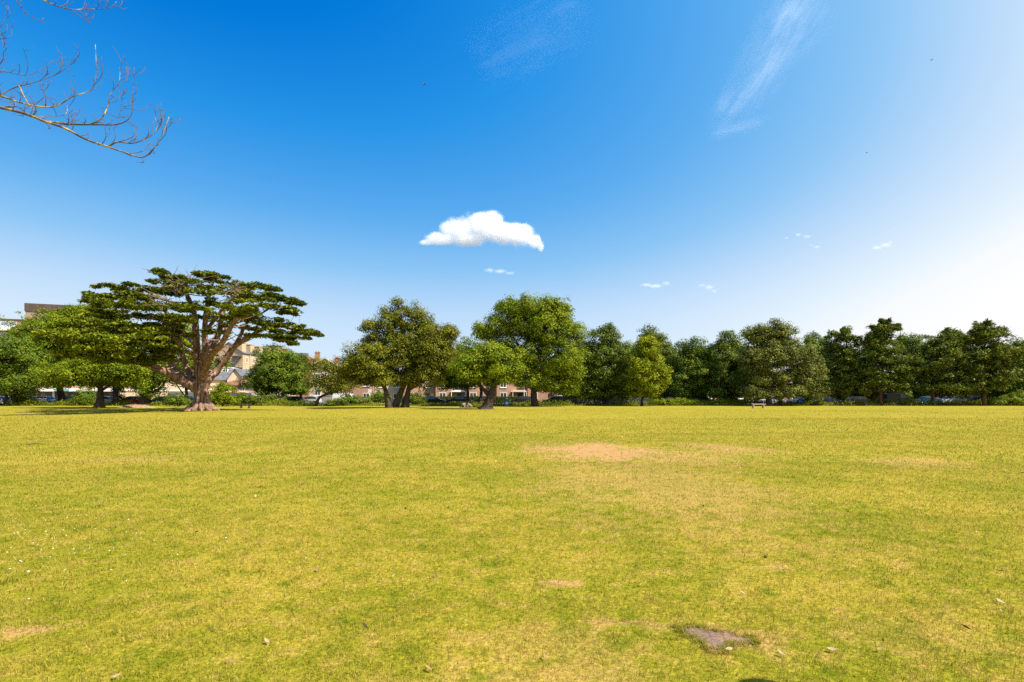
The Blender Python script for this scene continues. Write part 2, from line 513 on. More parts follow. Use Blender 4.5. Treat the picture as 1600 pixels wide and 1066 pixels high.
def grass_blades():
    rg = np.random.default_rng(11)
    VV, FF, TT = [], [], []
    base = 0
    for d0, d1, dens, hgt, wid in ((2.2, 4.0, 7000, 0.028, 0.0032), (4.0, 7.0, 3400, 0.030, 0.0042), (7.0, 12.0, 1300, 0.034, 0.0065),
                                   (12, 22, 330, 0.040, 0.012), (22, 36, 75, 0.05, 0.024), (36, 60, 14, 0.05, 0.03)):
        area = (d1 ** 2 - d0 ** 2) * 1.14
        n = int(area * dens)
        y = np.sqrt(rg.uniform(d0 ** 2, d1 ** 2, n))
        x = rg.uniform(-1.14, 1.14, n) * y
        # tufts: pull part of the blades together
        tx = np.floor(x * 9 + np.sin(y * 31) * 0.8); ty = np.floor(y * 9 + np.sin(x * 27) * 0.8)
        hsh = np.abs(np.sin(tx * 12.9898 + ty * 78.233) * 43758.5453) % 1.0
        keep = rg.random(n) > bare_mask(x, y) * 0.93
        keep &= rg.random(n) < 0.45 + 0.75 * hsh
        sc_ = SLAB.mean(0); wb = 1.30 + 0.2 * np.sin(x * 19 + y * 23) + 0.16 * np.sin(x * 47 - y * 31)
        keep &= ~in_poly(sc_[0] + (x - sc_[0]) * wb, sc_[1] + (y - sc_[1]) * wb, SLAB) | (rg.random(n) < 0.03)
        x, y, hsh = x[keep], y[keep], hsh[keep]
        n = len(x)
        z = lawn_height(x, y)
        th = rg.uniform(0, 2 * np.pi, n)
        lean = rg.uniform(0.1, 1.25, n)
        hh = hgt * rg.uniform(0.5, 1.5, n) * (0.7 + 0.6 * hsh)
        ww = wid * rg.uniform(0.7, 1.3, n)
        dx, dy = np.cos(th), np.sin(th)
        ph = th + rg.uniform(0.8, 2.3, n)
        sx, sy = np.cos(ph) * ww / 2, np.sin(ph) * ww / 2
        b = np.stack([x, y, z - 0.004], -1)
        mid = b + np.stack([dx * hh * lean * 0.35, dy * hh * lean * 0.35, hh * 0.6], -1)
        tip = b + np.stack([dx * hh * lean, dy * hh * lean, hh * (1.05 - 0.3 * lean)], -1)
        s = np.stack([sx, sy, np.zeros(n)], -1)
        v = np.stack([b - s, b + s, mid + s * 0.8, mid - s * 0.8, tip], 1).reshape(-1, 3)
        i = base + np.arange(n) * 5
        FF.append(np.stack([i, i + 1, i + 2], -1)); FF.append(np.stack([i, i + 2, i + 3], -1)); FF.append(np.stack([i + 3, i + 2, i + 4], -1))
        VV.append(v)
        tn = np.clip(rg.normal(0.5, 0.22, n) + (hsh - 0.5) * 0.5, 0, 1)
        TT.append(np.repeat(tn, 5))
        base += n * 5
    e0 = SLAB; e1 = np.roll(SLAB, -1, 0)
    k = rg.integers(0, len(SLAB), 2600); f_ = rg.random(2600)[:, None]
    pt = e0[k] * (1 - f_) + e1[k] * f_ + rg.normal(size=(2600, 2)) * 0.022
    cl = np.abs(np.sin(pt[:, 0] * 37) * np.sin(pt[:, 1] * 41 + 1)) > 0.25
    pt = pt[cl]; n = len(pt); th = rg.uniform(0, 6.28, n); hh = rg.uniform(.018, .045, n); ln_ = rg.uniform(.3, 1.3, n)
    b = np.stack([pt[:, 0], pt[:, 1], np.full(n, -.002)], -1); dr = np.stack([np.cos(th), np.sin(th)], -1)
    mid = b + np.concatenate([dr * (hh * ln_ * .35)[:, None], (hh * .6)[:, None]], 1); tip = b + np.concatenate([dr * (hh * ln_)[:, None], (hh * (1.05 - .3 * ln_))[:, None]], 1)
    s_ = np.stack([-dr[:, 1], dr[:, 0], np.zeros(n)], -1) * 0.0017
    i = base + np.arange(n) * 5
    VV.append(np.stack([b - s_, b + s_, mid + s_ * .8, mid - s_ * .8, tip], 1).reshape(-1, 3)); TT.append(np.repeat(np.clip(rg.normal(.55, .25, n), 0, 1), 5))
    FF.append(np.stack([i, i + 1, i + 2], -1)); FF.append(np.stack([i, i + 2, i + 3], -1)); FF.append(np.stack([i + 3, i + 2, i + 4], -1))
    me = np_mesh('grass', np.concatenate(VV), np.concatenate(FF), M['blade'], np.concatenate(TT))
    o = link('grass', me)
    tag(o, 'short mown grass blades across the open lawn', 'grass', kind='stuff')


grass_blades()

# worn tarmac slab showing through the turf
m, t = new_mat('worn_slab')
co = t.n('ShaderNodeTexCoord').outputs['Object']
n1 = t.noise(co, 40, 5, 0.7); n2 = t.noise(co, 5, 5, 0.6)
c = t.mix(t.rng(n1, 0.3, 0.7), (0.10, 0.066, 0.05), (0.23, 0.15, 0.11))
c = t.mix(t.rng(n2, 0.45, 0.7, 0, 0.7), c, (0.33, 0.20, 0.12))
t.l(principled(t, c, 0.9, t.bump(n1, 0.6, 0.01), spec=0.2).outputs[0], t.out.inputs[0])
M['slab'] = m
rg = random.Random(4)
poly = []
for i in range(len(SLAB)):
    a, b = SLAB[i], SLAB[(i + 1) % len(SLAB)]
    for k in range(9):
        q = a + (b - a) * (k + rg.uniform(-.3, .3)) / 9
        w_ = .012 * math.sin(i * 5 + k * 1.3)
        poly.append((q[0] + w_ + rg.uniform(-.006, .006), q[1] + w_ * .6 + rg.uniform(-.006, .006)))
s = MB(); s.prism(poly, 'z', -0.03, 0.004)
slab = s.build('slab', M['slab'])
tag(slab, 'worn dark tarmac slab sunk flush in the grass in the foreground', 'slab')

# road, kerbs and pavements behind the trees
def sheet(name, x0, y0, x1, y1, z, mat, label):
    s = MB(); s.add([(x0, y0, z), (x1, y0, z), (x1, y1, z), (x0, y1, z)], [(0, 1, 2, 3)])
    return tag(s.build(name, mat), label, name, kind='structure')


sheet('road', -260, 85.5, 260, 94.5, 0.012, M['asphalt'], 'asphalt road running behind the trees')
s = MB(); s.box(-260, 94.5, -0.1, 260, 97.0, 0.13)
tag(s.build('pavement', M['paving']), 'pavement with raised kerb on the far side of the road', 'pavement', kind='structure')
s = MB()
for k in range(-40, 41): s.box(k * 6, 90.0, 0.0, k * 6 + 2.5, 90.12, 0.016)
tag(s.build('road_marking', M['paint_line']), 'broken white centre line painted on the road', 'road marking', kind='structure')


# ------------------------------------------------------------------ foliage
def unit(v):
    return v / np.maximum(np.linalg.norm(v, axis=-1, keepdims=True), 1e-9)


def leaf_mesh(name, pos, nrm, length, width, tint, mat, rg, tdir=None):
    n = len(pos)
    if tdir is None:
        tdir = rg.normal(size=(n, 3))
    t_ = unit(tdir - nrm * np.sum(tdir * nrm, -1, keepdims=True))
    b_ = np.cross(nrm, t_)
    l = length[:, None] / 2; w = width[:, None] / 2
    sag = nrm * (length[:, None] * 0.10)
    v = np.stack([pos - t_ * l - sag, pos + b_ * w + t_ * l * 0.15, pos + t_ * l - sag, pos - b_ * w + t_ * l * 0.15], 1).reshape(-1, 3)
    f = np.arange(4 * n).reshape(n, 4)
    return np_mesh(name, v, f, mat, np.repeat(np.clip(tint, 0, 1), 4))


def lobe_clumps(lobes, rg, spacing):
    """clump centres spread through the shell of each lobe; lobes rows: x y z rx ry rz"""
    C, N, Rr = [], [], []
    for (x, y, z, rx, ry, rz) in lobes:
        area = 4 * np.pi * ((rx * ry) ** 1.6 / 3 + (rx * rz) ** 1.6 / 3 + (ry * rz) ** 1.6 / 3) ** (1 / 1.6)
        n = max(6, int(area / spacing ** 2))
        d = unit(rg.normal(size=(n, 3)))
        ph = rg.uniform(0, 6.28, 6); k = rg.normal(size=(6, 3)) * 2.6
        lump = 1 + 0.19 * np.sum([np.sin(d @ k[i] + ph[i]) for i in range(6)], 0) / 1.5
        u = np.where(rg.random(n) < 0.78, rg.uniform(0.74, 1.0, n), rg.uniform(0.3, 0.8, n)) * lump * np.where(rg.random(n) < 0.13, rg.uniform(1.05, 1.2, n), 1.0)
        c = np.array([x, y, z]) + d * u[:, None] * np.array([rx, ry, rz]) * 0.93
        C.append(c); N.append(unit(d / np.array([rx, ry, rz]))); Rr.append(np.full(n, min(rx, ry, rz)))
    return np.concatenate(C), np.concatenate(N), np.concatenate(Rr)


def broad_crown(name, parent, lobes, mat, seed, leaf=0.24, spacing=0.9, per=52, clump=0.62, thin=1.0):
    rg = np.random.default_rng(seed)
    C, N, _ = lobe_clumps(lobes, rg, spacing)
    if thin < 1: 
        k = rg.random(len(C)) < thin; C, N = C[k], N[k]
    n = len(C)
    cs = clump * rg.uniform(0.6, 1.35, n)
    cnt = np.maximum(8, (per * (cs / clump) ** 2 * rg.uniform(0.7, 1.2, n))).astype(int)
    ci = np.repeat(np.arange(n), cnt)
    m_ = len(ci)
    off = rg.normal(size=(m_, 3)); off = unit(off) * (rg.random(m_) ** 0.45)[:, None]
    off = off * cs[ci][:, None] * np.array([1.1, 1.1, 0.75])
    off[:, 2] -= 0.25 * (off[:, 0] ** 2 + off[:, 1] ** 2) / np.maximum(cs[ci], 0.1)    # drooping edges of each spray
    pos = C[ci] + off
    nr = unit(0.5 * N[ci] + 0.6 * unit(off) + np.array([0, 0, 0.45]) + rg.normal(size=(m_, 3)) * 0.38)
    ln = leaf * rg.uniform(0.65, 1.35, m_)
    tint = 0.5 + rg.normal(size=n)[ci] * 0.17 + rg.normal(size=m_) * 0.17
    me = leaf_mesh(name, pos, nr, ln, ln * rg.uniform(0.5, 0.8, m_), tint, mat, rg)
    return link(name, me, parent), C


def flat_crown(name, parent, pads, mat, seed, spray=0.42, dens=26, layer=0.34, up=0.5, dark_frac=0.0):
    """conifer foliage: flat plates of upswept sprays; pads rows: x y z rx ry rz"""
    rg = np.random.default_rng(seed)
    P_, N_, L_, T_, D_ = [], [], [], [], []
    for (x, y, z, rx, ry, rz) in pads:
        nsub = max(5, int(rx * ry * 1.5))
        th = rg.uniform(0, 2 * np.pi, nsub); rr = np.sqrt(rg.random(nsub)) * (1 + 0.22 * np.sin(3 * th + rg.uniform(0, 6)) + 0.14 * np.sin(7 * th + rg.uniform(0, 6)))
        sx = np.cos(th) * rr; sy = np.sin(th) * rr
        sz = (1 - rr ** 2) * 0.7 + rg.uniform(-0.9, 0.5, nsub) * 0.6
        sc = np.stack([x + sx * rx, y + sy * ry, z + sz * rz], -1)
        st = rg.normal(size=nsub) * 0.16
        for k in range(nsub):
            n = max(10, int(dens * rg.uniform(0.6, 1.4)))
            a = rg.uniform(0, 2 * np.pi, n); q = np.sqrt(rg.random(n))
            r_ = rg.uniform(0.5, 1.0)
            r_ *= min(1.0, 0.3 + 0.45 * rx)
            o = np.stack([np.cos(a) * q * r_ * 1.1, np.sin(a) * q * r_ * 1.1, (1 - q ** 2) * layer * 0.7 + rg.normal(size=n) * layer * 0.35], -1)
            outw = np.stack([sx[k] * 0.8 + np.cos(a) * q * 0.9, sy[k] * 0.8 + np.sin(a) * q * 0.9, np.full(n, up)], -1) + rg.normal(size=(n, 3)) * 0.45
            P_.append(sc[k] + o)
            D_.append(unit(outw))
            N_.append(unit(np.array([0, 0, 1.0]) + rg.normal(size=(n, 3)) * 0.55))
            L_.append(spray * rg.uniform(0.6, 1.4, n))
            T_.append(0.5 + st[k] + rg.normal(size=n) * 0.18)
    pos = np.concatenate(P_); nr = np.concatenate(N_); ln = np.concatenate(L_); ti = np.concatenate(T_); td = np.concatenate(D_)
    me = leaf_mesh(name, pos, nr, ln, ln * rg.uniform(0.28, 0.5, len(ln)), ti, mat, rg, td)
    return link(name, me, parent)


def px_lobes(lobes, d, base, depth=1.0):
    out = []
    for i, L in enumerate(lobes):
        px, py, rx, ry = L[:4]
        dd = d + (L[4] if len(L) > 4 else 0)
        q = P(px, py, dd) - base
        rx_, rz_ = 1.12 * rx / F * dd, 1.14 * ry / F * dd
        out.append((q[0], q[1], q[2], rx_, 0.5 * (rx_ + rz_) * depth + 0.3, rz_))
    return out


def broad_tree(kind, base_px, d, lobes, mat, label, trunk=None, r=0.28, bark='bark_dark', seed=1, leaf=0.24, spacing=1.05, per=76, clump=0.78,
               thin=1.0, group=None, flare=1.7, extra=()):
    base = np.array([X(base_px, d), d, float(lawn_height(np.array(X(base_px, d)), np.array(float(d))))])
    o = root(kind, base, 0, label, 'tree', group)
    if kind == 'lime_tree' and d < 97 and seed != 42:
        xs_ = [l[0] for l in lobes]; a_, b_ = min(xs_) - 8, max(xs_) + 8
        lobes = list(lobes) + [(a_ + (b_ - a_) * (k + .5) / 3, 611 + 3 * math.sin(seed * 1.7 + k * 2.4), (b_ - a_) / 5 + 5, 8, (-1.5, 1.2, -0.4)[k]) for k in range(3)]
    Ls = px_lobes(lobes, d, base)
    rg = random.Random(seed)
    crown_z = sum(l[2] * l[3] for l in Ls) / sum(l[3] for l in Ls)
    crown_x = sum(l[0] * l[3] for l in Ls) / sum(l[3] for l in Ls)
    low = min(l[2] - l[5] for l in Ls)
    tr = MB()
    if trunk is None:
        pts = [(0, 0, -0.15), (rg.uniform(-.1, .1), 0, 0.7), (crown_x * 0.15 + rg.uniform(-.2, .2), rg.uniform(-.2, .2), max(1.6, low + 0.4)), (crown_x * 0.7, 0, crown_z)]
    else:
        pts = [tuple(P(a, b, d) - base) for a, b in trunk]
        pts[0] = (pts[0][0], pts[0][1], -0.15)
    n = len(pts)
    rad = [r * flare] + [r * (1 - 0.62 * i / (n - 1)) for i in range(1, n)]
    # ease the flare in just above the ground
    p1 = np.array(pts[0]) + (np.array(pts[1]) - np.array(pts[0])) * min(0.35, 0.55 / max(0.56, abs(pts[1][2] - pts[0][2])))
    pts = [pts[0], tuple(p1)] + list(pts[1:]); rad = [rad[0], r * 1.12] + rad[1:]
    sp, sr = smooth_path(pts, rad, 5)
    tr.tube(sp, sr, 12, 0.09, seed)
    top = np.array(sp[int(len(sp) * 0.62)])
    for k, l in enumerate(Ls):
        e = np.array(l[:3])
        st = np.array(sp[min(len(sp) - 1, int(len(sp) * rg.uniform(0.5, 0.9)))])
        mid = st + (e - st) * 0.5 + np.array([rg.uniform(-.4, .4), rg.uniform(-.4, .4), -0.15 * np.linalg.norm(e - st) * rg.random()])
        q, qr = smooth_path([st, mid, e], [r * 0.42, r * 0.26, r * 0.10], 4)
        tr.tube(q, qr, 6, 0.05, seed + k)
        for b in range(4):      # boughs into the lobe
            dv = np.array([rg.gauss(0, 1), rg.gauss(0, 1), rg.gauss(0.2, 1)]); dv /= np.linalg.norm(dv)
            e2 = e + dv * np.array(l[3:6]) * 0.85
            s2 = mid + (e - mid) * rg.uniform(0.2, 0.9)
            q, qr = smooth_path([s2, s2 + (e2 - s2) * 0.5 + np.array([0, 0, 0.15]), e2], [r * 0.14, r * 0.09, 0.012], 3)
            tr.tube(q, qr, 5, 0, seed)
    for path in extra:
        q = [tuple(P(a, b, d) - base) for a, b in path[0]]
        qq, qr = smooth_path(q, [path[1] * (1 - 0.75 * i / (len(q) - 1)) for i in range(len(q))], 4)
        tr.tube(qq, qr, 8, 0.08, seed)
    tr.build('trunk', M[bark], o)
    broad_crown('crown', o, Ls, M[mat], seed * 13 + 1, leaf, spacing, per, clump, thin)
    return o


def pine_tree(base_px, d, pads, label, r=0.24, seed=1, lean=0, mat='needle_pine', group=None, top=None):
    base = np.array([X(base_px, d), d, float(lawn_height(np.array(X(base_px, d)), np.array(float(d))))])
    o = root('pine_tree', base, 0, label, 'tree', group)
    rg = random.Random(seed)
    Ls = []
    for L in pads:
        px, py, rx, ry = L[:4]
        q = P(px, py, d) - base
        w = rx / F * d
        Ls.append((q[0], q[1] + (L[4] if len(L) > 4 else rg.uniform(-.25, .25) * w), q[2], w, w * rg.uniform(0.7, 0.95), ry / F * d))
    zt = max(l[2] for l in Ls)
    tx = [l[0] for l in Ls if l[2] == zt][0]
    pts = [(0, 0, -0.15), (0.02, 0, 0.5), (tx * 0.2 + rg.uniform(-.1, .1), 0, zt * 0.33), (tx * 0.55 + rg.uniform(-.15, .15), 0.1, zt * 0.66), (tx, 0, zt)]
    sp, sr = smooth_path(pts, [r * 1.5, r * 1.05, r * 0.85, r * 0.55, 0.05], 6)
    tr = MB(); tr.tube(sp, sr, 10, 0.08, seed)
    for k, l in enumerate(Ls):
        zz = [abs(p[2] - (l[2] - 0.5 - 0.2 * abs(l[0]))) for p in sp]
        st = np.array(sp[zz.index(min(zz))])
        for b in range(4):
            a = rg.uniform(0, 6.28)
            e = np.array([l[0] + math.cos(a) * l[3] * rg.uniform(.2, .85), l[1] + math.sin(a) * l[4] * rg.uniform(.2, .85), l[2] + rg.uniform(-.2, .3)])
            q, qr = smooth_path([st, st + (e - st) * 0.55 + np.array([0, 0, -0.1]), e], [r * 0.30, r * 0.18, 0.015], 4)
            tr.tube(q, qr, 5, 0, seed)
    tr.build('trunk', M['bark_pine'], o)
    core = [(l[0] * 0.92, l[1] * 0.8, l[2] - 0.2, l[3] * 0.66, l[4] * 0.62, l[5] * 1.3) for l in Ls if l[3] > 1.2]
    broad_crown('crown', o, core, M[mat], seed * 5 + 2, 0.24, 0.8, 52, 0.5)
    # each pad breaks into smaller whorled plates for a ragged outline
    sub = []
    for l in Ls:
        sub.append((l[0], l[1], l[2], l[3] * 0.85, l[4] * 0.85, l[5] * 1.2))
        sub.append((l[0] * 0.8, l[1] * 0.6, l[2] - l[5] * 0.9, l[3] * 0.6, l[4] * 0.6, l[5]))
        for _ in range(8):
            a = rg.uniform(0, 6.28); q = rg.uniform(0.6, 1.0)
            sub.append((l[0] + math.cos(a) * l[3] * q, l[1] + math.sin(a) * l[4] * q, l[2] + rg.uniform(-1.3, .9) * l[5] * 1.2, l[3] * rg.uniform(.18, .38), l[4] * rg.uniform(.18, .38), l[5] * rg.uniform(.4, .7)))
    flat_crown('needle_tiers', o, sub, M[mat], seed * 7 + 3, spray=0.36, dens=30, layer=0.42, up=0.7)
    return o


# ---- left edge of the park
broad_tree('broadleaf_tree', 9, 80, [(15, 562, 40, 32), (-25, 575, 42, 36), (42, 590, 34, 20), (52, 560, 24, 20), (5, 598, 40, 15), (62, 578, 14, 14), (30, 538, 18, 12)],
           'leaf_mid', 'dense dark green tree at the far left edge with a thin dark trunk', r=0.25, seed=21)
broad_tree('broadleaf_tree', 92, 90, [(122, 515, 58, 34), (72, 525, 42, 26), (165, 512, 45, 28), (45, 545, 34, 26), (105, 560, 62, 32), (160, 555, 48, 30), (120, 488, 30, 10), (85, 505, 26, 14), (60, 580, 40, 18)],
           'leaf_bright', 'tall broad light green tree in front of the apartment block', trunk=[(100, 630), (94, 610), (90, 590), (95, 570), (110, 530)], r=0.55, seed=22)
broad_tree('broadleaf_tree', 155, 66, [(150, 578, 42, 18), (110, 580, 34, 18), (190, 580, 40, 17), (160, 558, 38, 14), (215, 577, 24, 14), (95, 590, 18, 12), (175, 592, 34, 9), (135, 592, 30, 8)],
           'leaf_bright', 'low spreading yellow green tree with a forked dark trunk left of the cypress', trunk=[(156, 637), (157, 618), (157, 600), (158, 580)], r=0.46, seed=23, flare=2.0,
           extra=[([(154, 606), (146, 598), (136, 601), (123, 606)], 0.16)], leaf=0.2, spacing=0.98, per=92, clump=0.74)
broad_tree('broadleaf_tree', 181, 84, [(185, 565, 36, 26), (200, 590, 26, 12), (165, 590, 26, 12)], 'leaf_mid', 'green tree on a straight dark trunk just right of the forked trunk', trunk=[(182, 632), (180, 610), (178, 590), (180, 560)], r=0.42, seed=24)
broad_tree('broadleaf_tree', 226, 80, [(240, 572, 38, 20), (225, 595, 18, 13), (240, 600, 12, 12), (205, 585, 22, 14), (262, 585, 14, 10), (228, 612, 9, 9)], 'leaf_mid',
           'ivy clad leaning tree with a thick limb reaching right, behind the cypress', trunk=[(224, 632), (229, 612), (234, 596), (240, 575)], r=0.75, seed=25,
           extra=[([(232, 616), (246, 610), (256, 600), (259, 588)], 0.34)], flare=1.3)
broad_tree('broadleaf_tree', 292, 82, [(283, 520, 26, 24), (290, 555, 30, 26), (330, 568, 20, 14), (270, 580, 22, 14), (300, 590, 20, 10)], 'leaf_bright', 'light green tree glimpsed between the limbs of the cypress', r=0.3, seed=26)

# ---- the great cypress
def cypress():
    d = 55.0
    base = np.array([X(315, d), d, float(lawn_height(np.array(X(315, d)), np.array(d)))])
    o = root('cypress_tree', base, 0, 'huge spreading old cypress with flat dark foliage plates and a fluted pink brown trunk', 'tree')
    def q(px, py, dd=0.0): return P(px, py, d + dd) - base
    tr = MB()
    # fluted bole: several ribs twisting up out of one flared foot
    sp, sr = smooth_path([q(314, 643.5), q(314.5, 640), q(315, 634), q(315, 622), q(315, 606), q(314, 594), q(313, 582)], [1.72, 1.24, 0.84, 0.62, 0.54, 0.50, 0.40], 5)
    tr.tube(sp, sr, 40, 0.13, 5)
    ribs = [((300, 642), (306, 625), (307, 605), (301, 592)), ((308, 643), (311, 625), (312, 604), (310, 586)), ((318, 643), (317, 625), (317, 604), (317, 582)),
            ((327, 642), (322, 625), (320, 606), (323, 594)), ((334, 641), (326, 625), (322, 608), (321, 590)), ((294, 641), (303, 628), (303, 610), (297, 600))]
    for i, rb in enumerate(ribs):
        pts = [q(315 + (a - 315) * (1.0 if b > 630 else 0.82), b, -0.42 + 0.2 * abs(a - 315) / 20) for a, b in rb]
        s2, r2 = smooth_path(pts, [0.42, 0.26, 0.20, 0.17], 5)
        tr.tube(s2, r2, 12, 0.14, i)
    for i, (a, b, dd) in enumerate([(287, 642.5, -0.6), (344, 641.5, -0.4), (300, 645, -1.6), (330, 645, -1.5), (315, 646, -1.8)]):     # surface roots
        s2, r2 = smooth_path([q(315 + (a - 315) * 0.35, 634, dd * 0.4), q(315 + (a - 315) * 0.75, 639.5, dd * 0.8), q(a, 642.2, dd)], [0.42, 0.25, 0.07], 4)
        tr.tube(s2, r2, 10, 0.14, i + 9)
    tr.build('trunk', M['bark_cypress'], o)
    limbs = [
        ([(308, 610, 0), (296, 601, -.5), (277, 591, -1), (255, 580, -2), (233, 571, -3), (207, 564, -4), (175, 556, -4)], .62, .10),
        ([(308, 606, 0), (296, 600, 1), (273, 577, 3), (262, 556, 4), (255, 537, 5), (235, 518, 6), (200, 505, 7)], .58, .10),
        ([(310, 600, .5), (301, 592, 1), (290, 571, 2), (286, 556, 2), (277, 522, 1), (268, 500, 0), (250, 478, -1)], .46, .10),
        ([(313, 598, 0), (311, 586, 0), (309, 558, 0), (307, 537, -.5), (305, 498, -1), (298, 473, -1), (285, 450, -2), (262, 430, -2)], .56, .07),
        ([(315, 590, -.3), (317, 570, -.5), (321, 546, -1), (320, 520, -1), (322, 490, -2), (326, 465, -2), (335, 435, -2)], .50, .07),
        ([(317, 585, 0), (320, 566, 1), (331, 545, 2), (342, 520, 3), (348, 490, 3), (360, 470, 4), (385, 448, 4)], .44, .08),
        ([(317, 592, -.5), (322, 572, -1.5), (331, 555, -3), (346, 537, -5), (357, 517, -6), (368, 500, -7), (395, 488, -8)], .44, .08),
        ([(320, 606, -.2), (326, 594, 0), (338, 578, 1), (355, 558, 1), (367, 541, 1), (386, 529, 1), (406, 517, 1), (430, 509, 1), (465, 515, 1)], .50, .07),
        ([(367, 541, 1), (378, 520, 2), (381, 510, 2), (395, 498, 3), (425, 480, 3)], .26, .06),
        ([(309, 565, -.5), (300, 552, -1.5), (286, 546, -3), (272, 530, -5), (258, 505, -6), (235, 490, -7)], .30, .06),
        ([(307, 540, 0), (295, 528, 4), (280, 515, 6), (262, 490, 7), (220, 465, 8), (180, 452, 8)], .34, .06),
        ([(313, 580, 1), (318, 560, 4), (330, 535, 6), (350, 515, 8), (380, 500, 9)], .34, .06),
        ([(277, 591, -1), (255, 583, -2), (225, 570, -4), (190, 552, -6), (140, 538, -7), (105, 530, -8)], .24, .04),
        ([(320, 520, -1), (335, 500, -4), (352, 478, -5), (372, 460, -6)], .24, .05)]
    rg = random.Random(3)
    for i, (pts, r0, r1) in enumerate(limbs):
        lb = MB()
        n = len(pts)
        s2, r2 = smooth_path([q(*p) for p in pts], [0.80 * r0 * (1 - k / (n - 1)) ** 0.75 + r1 * (k / (n - 1)) for k in range(n)], 5)
        lb.tube(s2, r2, 12, 0.16, i)
        for k in range(7, len(s2), 3):          # side branchlets
            for _ in range(2):
                e = np.array(s2[k]) + np.array([rg.uniform(-2.2, 2.2), rg.uniform(-2.2, 2.2), rg.uniform(0.1, 1.3)])
                m_ = (np.array(s2[k]) + e) / 2 + np.array([rg.uniform(-.3, .3), 0, -0.2])
                b, br = smooth_path([s2[k], m_, e], [r2[k] * 0.38, r2[k] * 0.22, 0.015], 3)
                lb.tube(b, br, 5, 0, k)
        lb.build('limb', M['bark_cypress'], o)
    # foliage plates traced layer by layer: px, py, half width, half height, depth offset
    pads = [
        (254, 426, 9, 5, -2), (266, 433, 16, 5, -2), (262, 442, 18, 6, -3), (284, 437, 16, 5, -1), (308, 436, 18, 5, -1), (324, 430, 14, 4, -2), (334, 425, 8, 4, -2), (345, 438, 16, 5, -1),
        (300, 447, 24, 7, -3), (335, 448, 26, 7, -4), (365, 445, 22, 6, 1), (388, 438, 14, 4, 3), (400, 446, 18, 4, 3), (418, 452, 13, 3, 3), (378, 455, 26, 7, -2), (405, 460, 22, 5, 0),
        (420, 466, 20, 4, 2), (445, 470, 18, 5, 2), (460, 474, 10, 3, 2), (400, 474, 24, 6, -3), (435, 482, 20, 5, 1), (455, 488, 14, 4, 1), (350, 462, 22, 6, -6), (318, 460, 22, 7, -5),
        (290, 460, 20, 8, -4), (270, 455, 16, 7, -4),
        (172, 449, 16, 3, 2), (195, 451, 22, 4, 3), (222, 450, 20, 4, 3), (240, 455, 18, 5, 0), (155, 463, 14, 4, -2), (178, 465, 26, 6, -4), (208, 465, 26, 7, -5), (232, 472, 22, 7, -5),
        (158, 475, 18, 5, -6), (190, 480, 28, 7, -8), (222, 486, 26, 7, -8), (250, 482, 18, 8, -6), (170, 492, 22, 5, -4), (205, 498, 32, 7, -3), (240, 500, 26, 8, -4), (150, 503, 22, 5, 3), (180, 506, 28, 6, 4),
        (215, 512, 34, 8, 2), (258, 514, 20, 8, -2), (190, 522, 28, 6, 0),
        (305, 482, 24, 6, -7), (285, 478, 16, 6, -2), (335, 478, 22, 6, -1), (350, 476, 20, 6, -8), (372, 485, 26, 7, -9), (395, 492, 22, 6, -8), (345, 495, 18, 5, -6), (382, 470, 20, 6, 4),
        (300, 515, 24, 6, -7), (325, 512, 20, 5, -5), (282, 522, 16, 6, -4), (340, 520, 14, 4, -4), (318, 498, 18, 5, 3),
        (385, 503, 26, 7, 2), (410, 502, 24, 7, 2), (365, 510, 18, 6, 4), (430, 508, 22, 6, 1), (448, 514, 22, 5, 1), (468, 519, 20, 5, 1), (486, 522, 14, 3, 1), (420, 518, 20, 5, 0), (440, 527, 16, 3.5, 0), (446, 533, 10, 3, 0),
        (465, 528, 14, 3, 0), (405, 525, 14, 3, -1), (459, 537, 5, 2, 0),
        (248, 530, 18, 7, -6), (232, 540, 22, 7, -9), (205, 540, 24, 7, -10), (255, 550, 14, 6, -6), (225, 555, 20, 6, -9), (195, 553, 22, 6, -9), (180, 565, 20, 5, -10), (212, 566, 18, 5, -8), (160, 515, 30, 6, -6), (195, 512, 30, 7, -8), (232, 520, 26, 8, -8), (120, 512, 22, 4, -6), (140, 520, 24, 5, -9), (250, 545, 22, 8, -7), (222, 530, 26, 7, -10), (262, 560, 14, 6, -5), (238, 566, 16, 5, -7), (265, 535, 16, 7, -6), (290, 500, 20, 8, -6), (262, 495, 20, 8, -7)]
    gold = [(90, 524, 22, 4, -13), (118, 526, 24, 5, -13), (145, 530, 24, 6, -12), (170, 534, 22, 6, -12), (120, 538, 22, 5, -12), (150, 545, 26, 6, -12), (115, 550, 20, 4, -11), (178, 548, 20, 6, -11), (140, 557, 24, 5, -11), (170, 560, 20, 5, -11)]
    def world(ps, seed, drop=0.0):
        r_ = random.Random(seed); out = []
        for (px, py, rx, ry, dd) in ps:
            if drop and r_.random() < drop and 275 < px < 400: continue
            c = q(px, py, dd); k = (d + dd) / F
            out.append((c[0], c[1], c[2], rx * k * 1.08, rx * k * r_.uniform(0.95, 1.3) + 0.4, ry * k * 0.6))
            for _ in range(4):      # ragged fringes
                a = r_.uniform(0, 6.28)
                out.append((c[0] + math.cos(a) * rx * k * 0.95, c[1] + math.sin(a) * rx * k, c[2] + r_.uniform(-.7, .6) * ry * k, rx * k * r_.uniform(.22, .4), rx * k * r_.uniform(.25, .4), ry * k * 0.35))
        return out
    flat_crown('crown', o, world(pads, 1, 0.32), M['needle_cypress'], 77, spray=0.36, dens=44, layer=0.17, up=0.45)
    g = flat_crown('lower_foliage', o, world(gold, 2), M['needle_gold'], 78, spray=0.32, dens=34, layer=0.30, up=0.5)
    g['label'] = 'yellow green lower foliage plates'
    # brown dead twigs in the upper left crown
    r_ = random.Random(8)
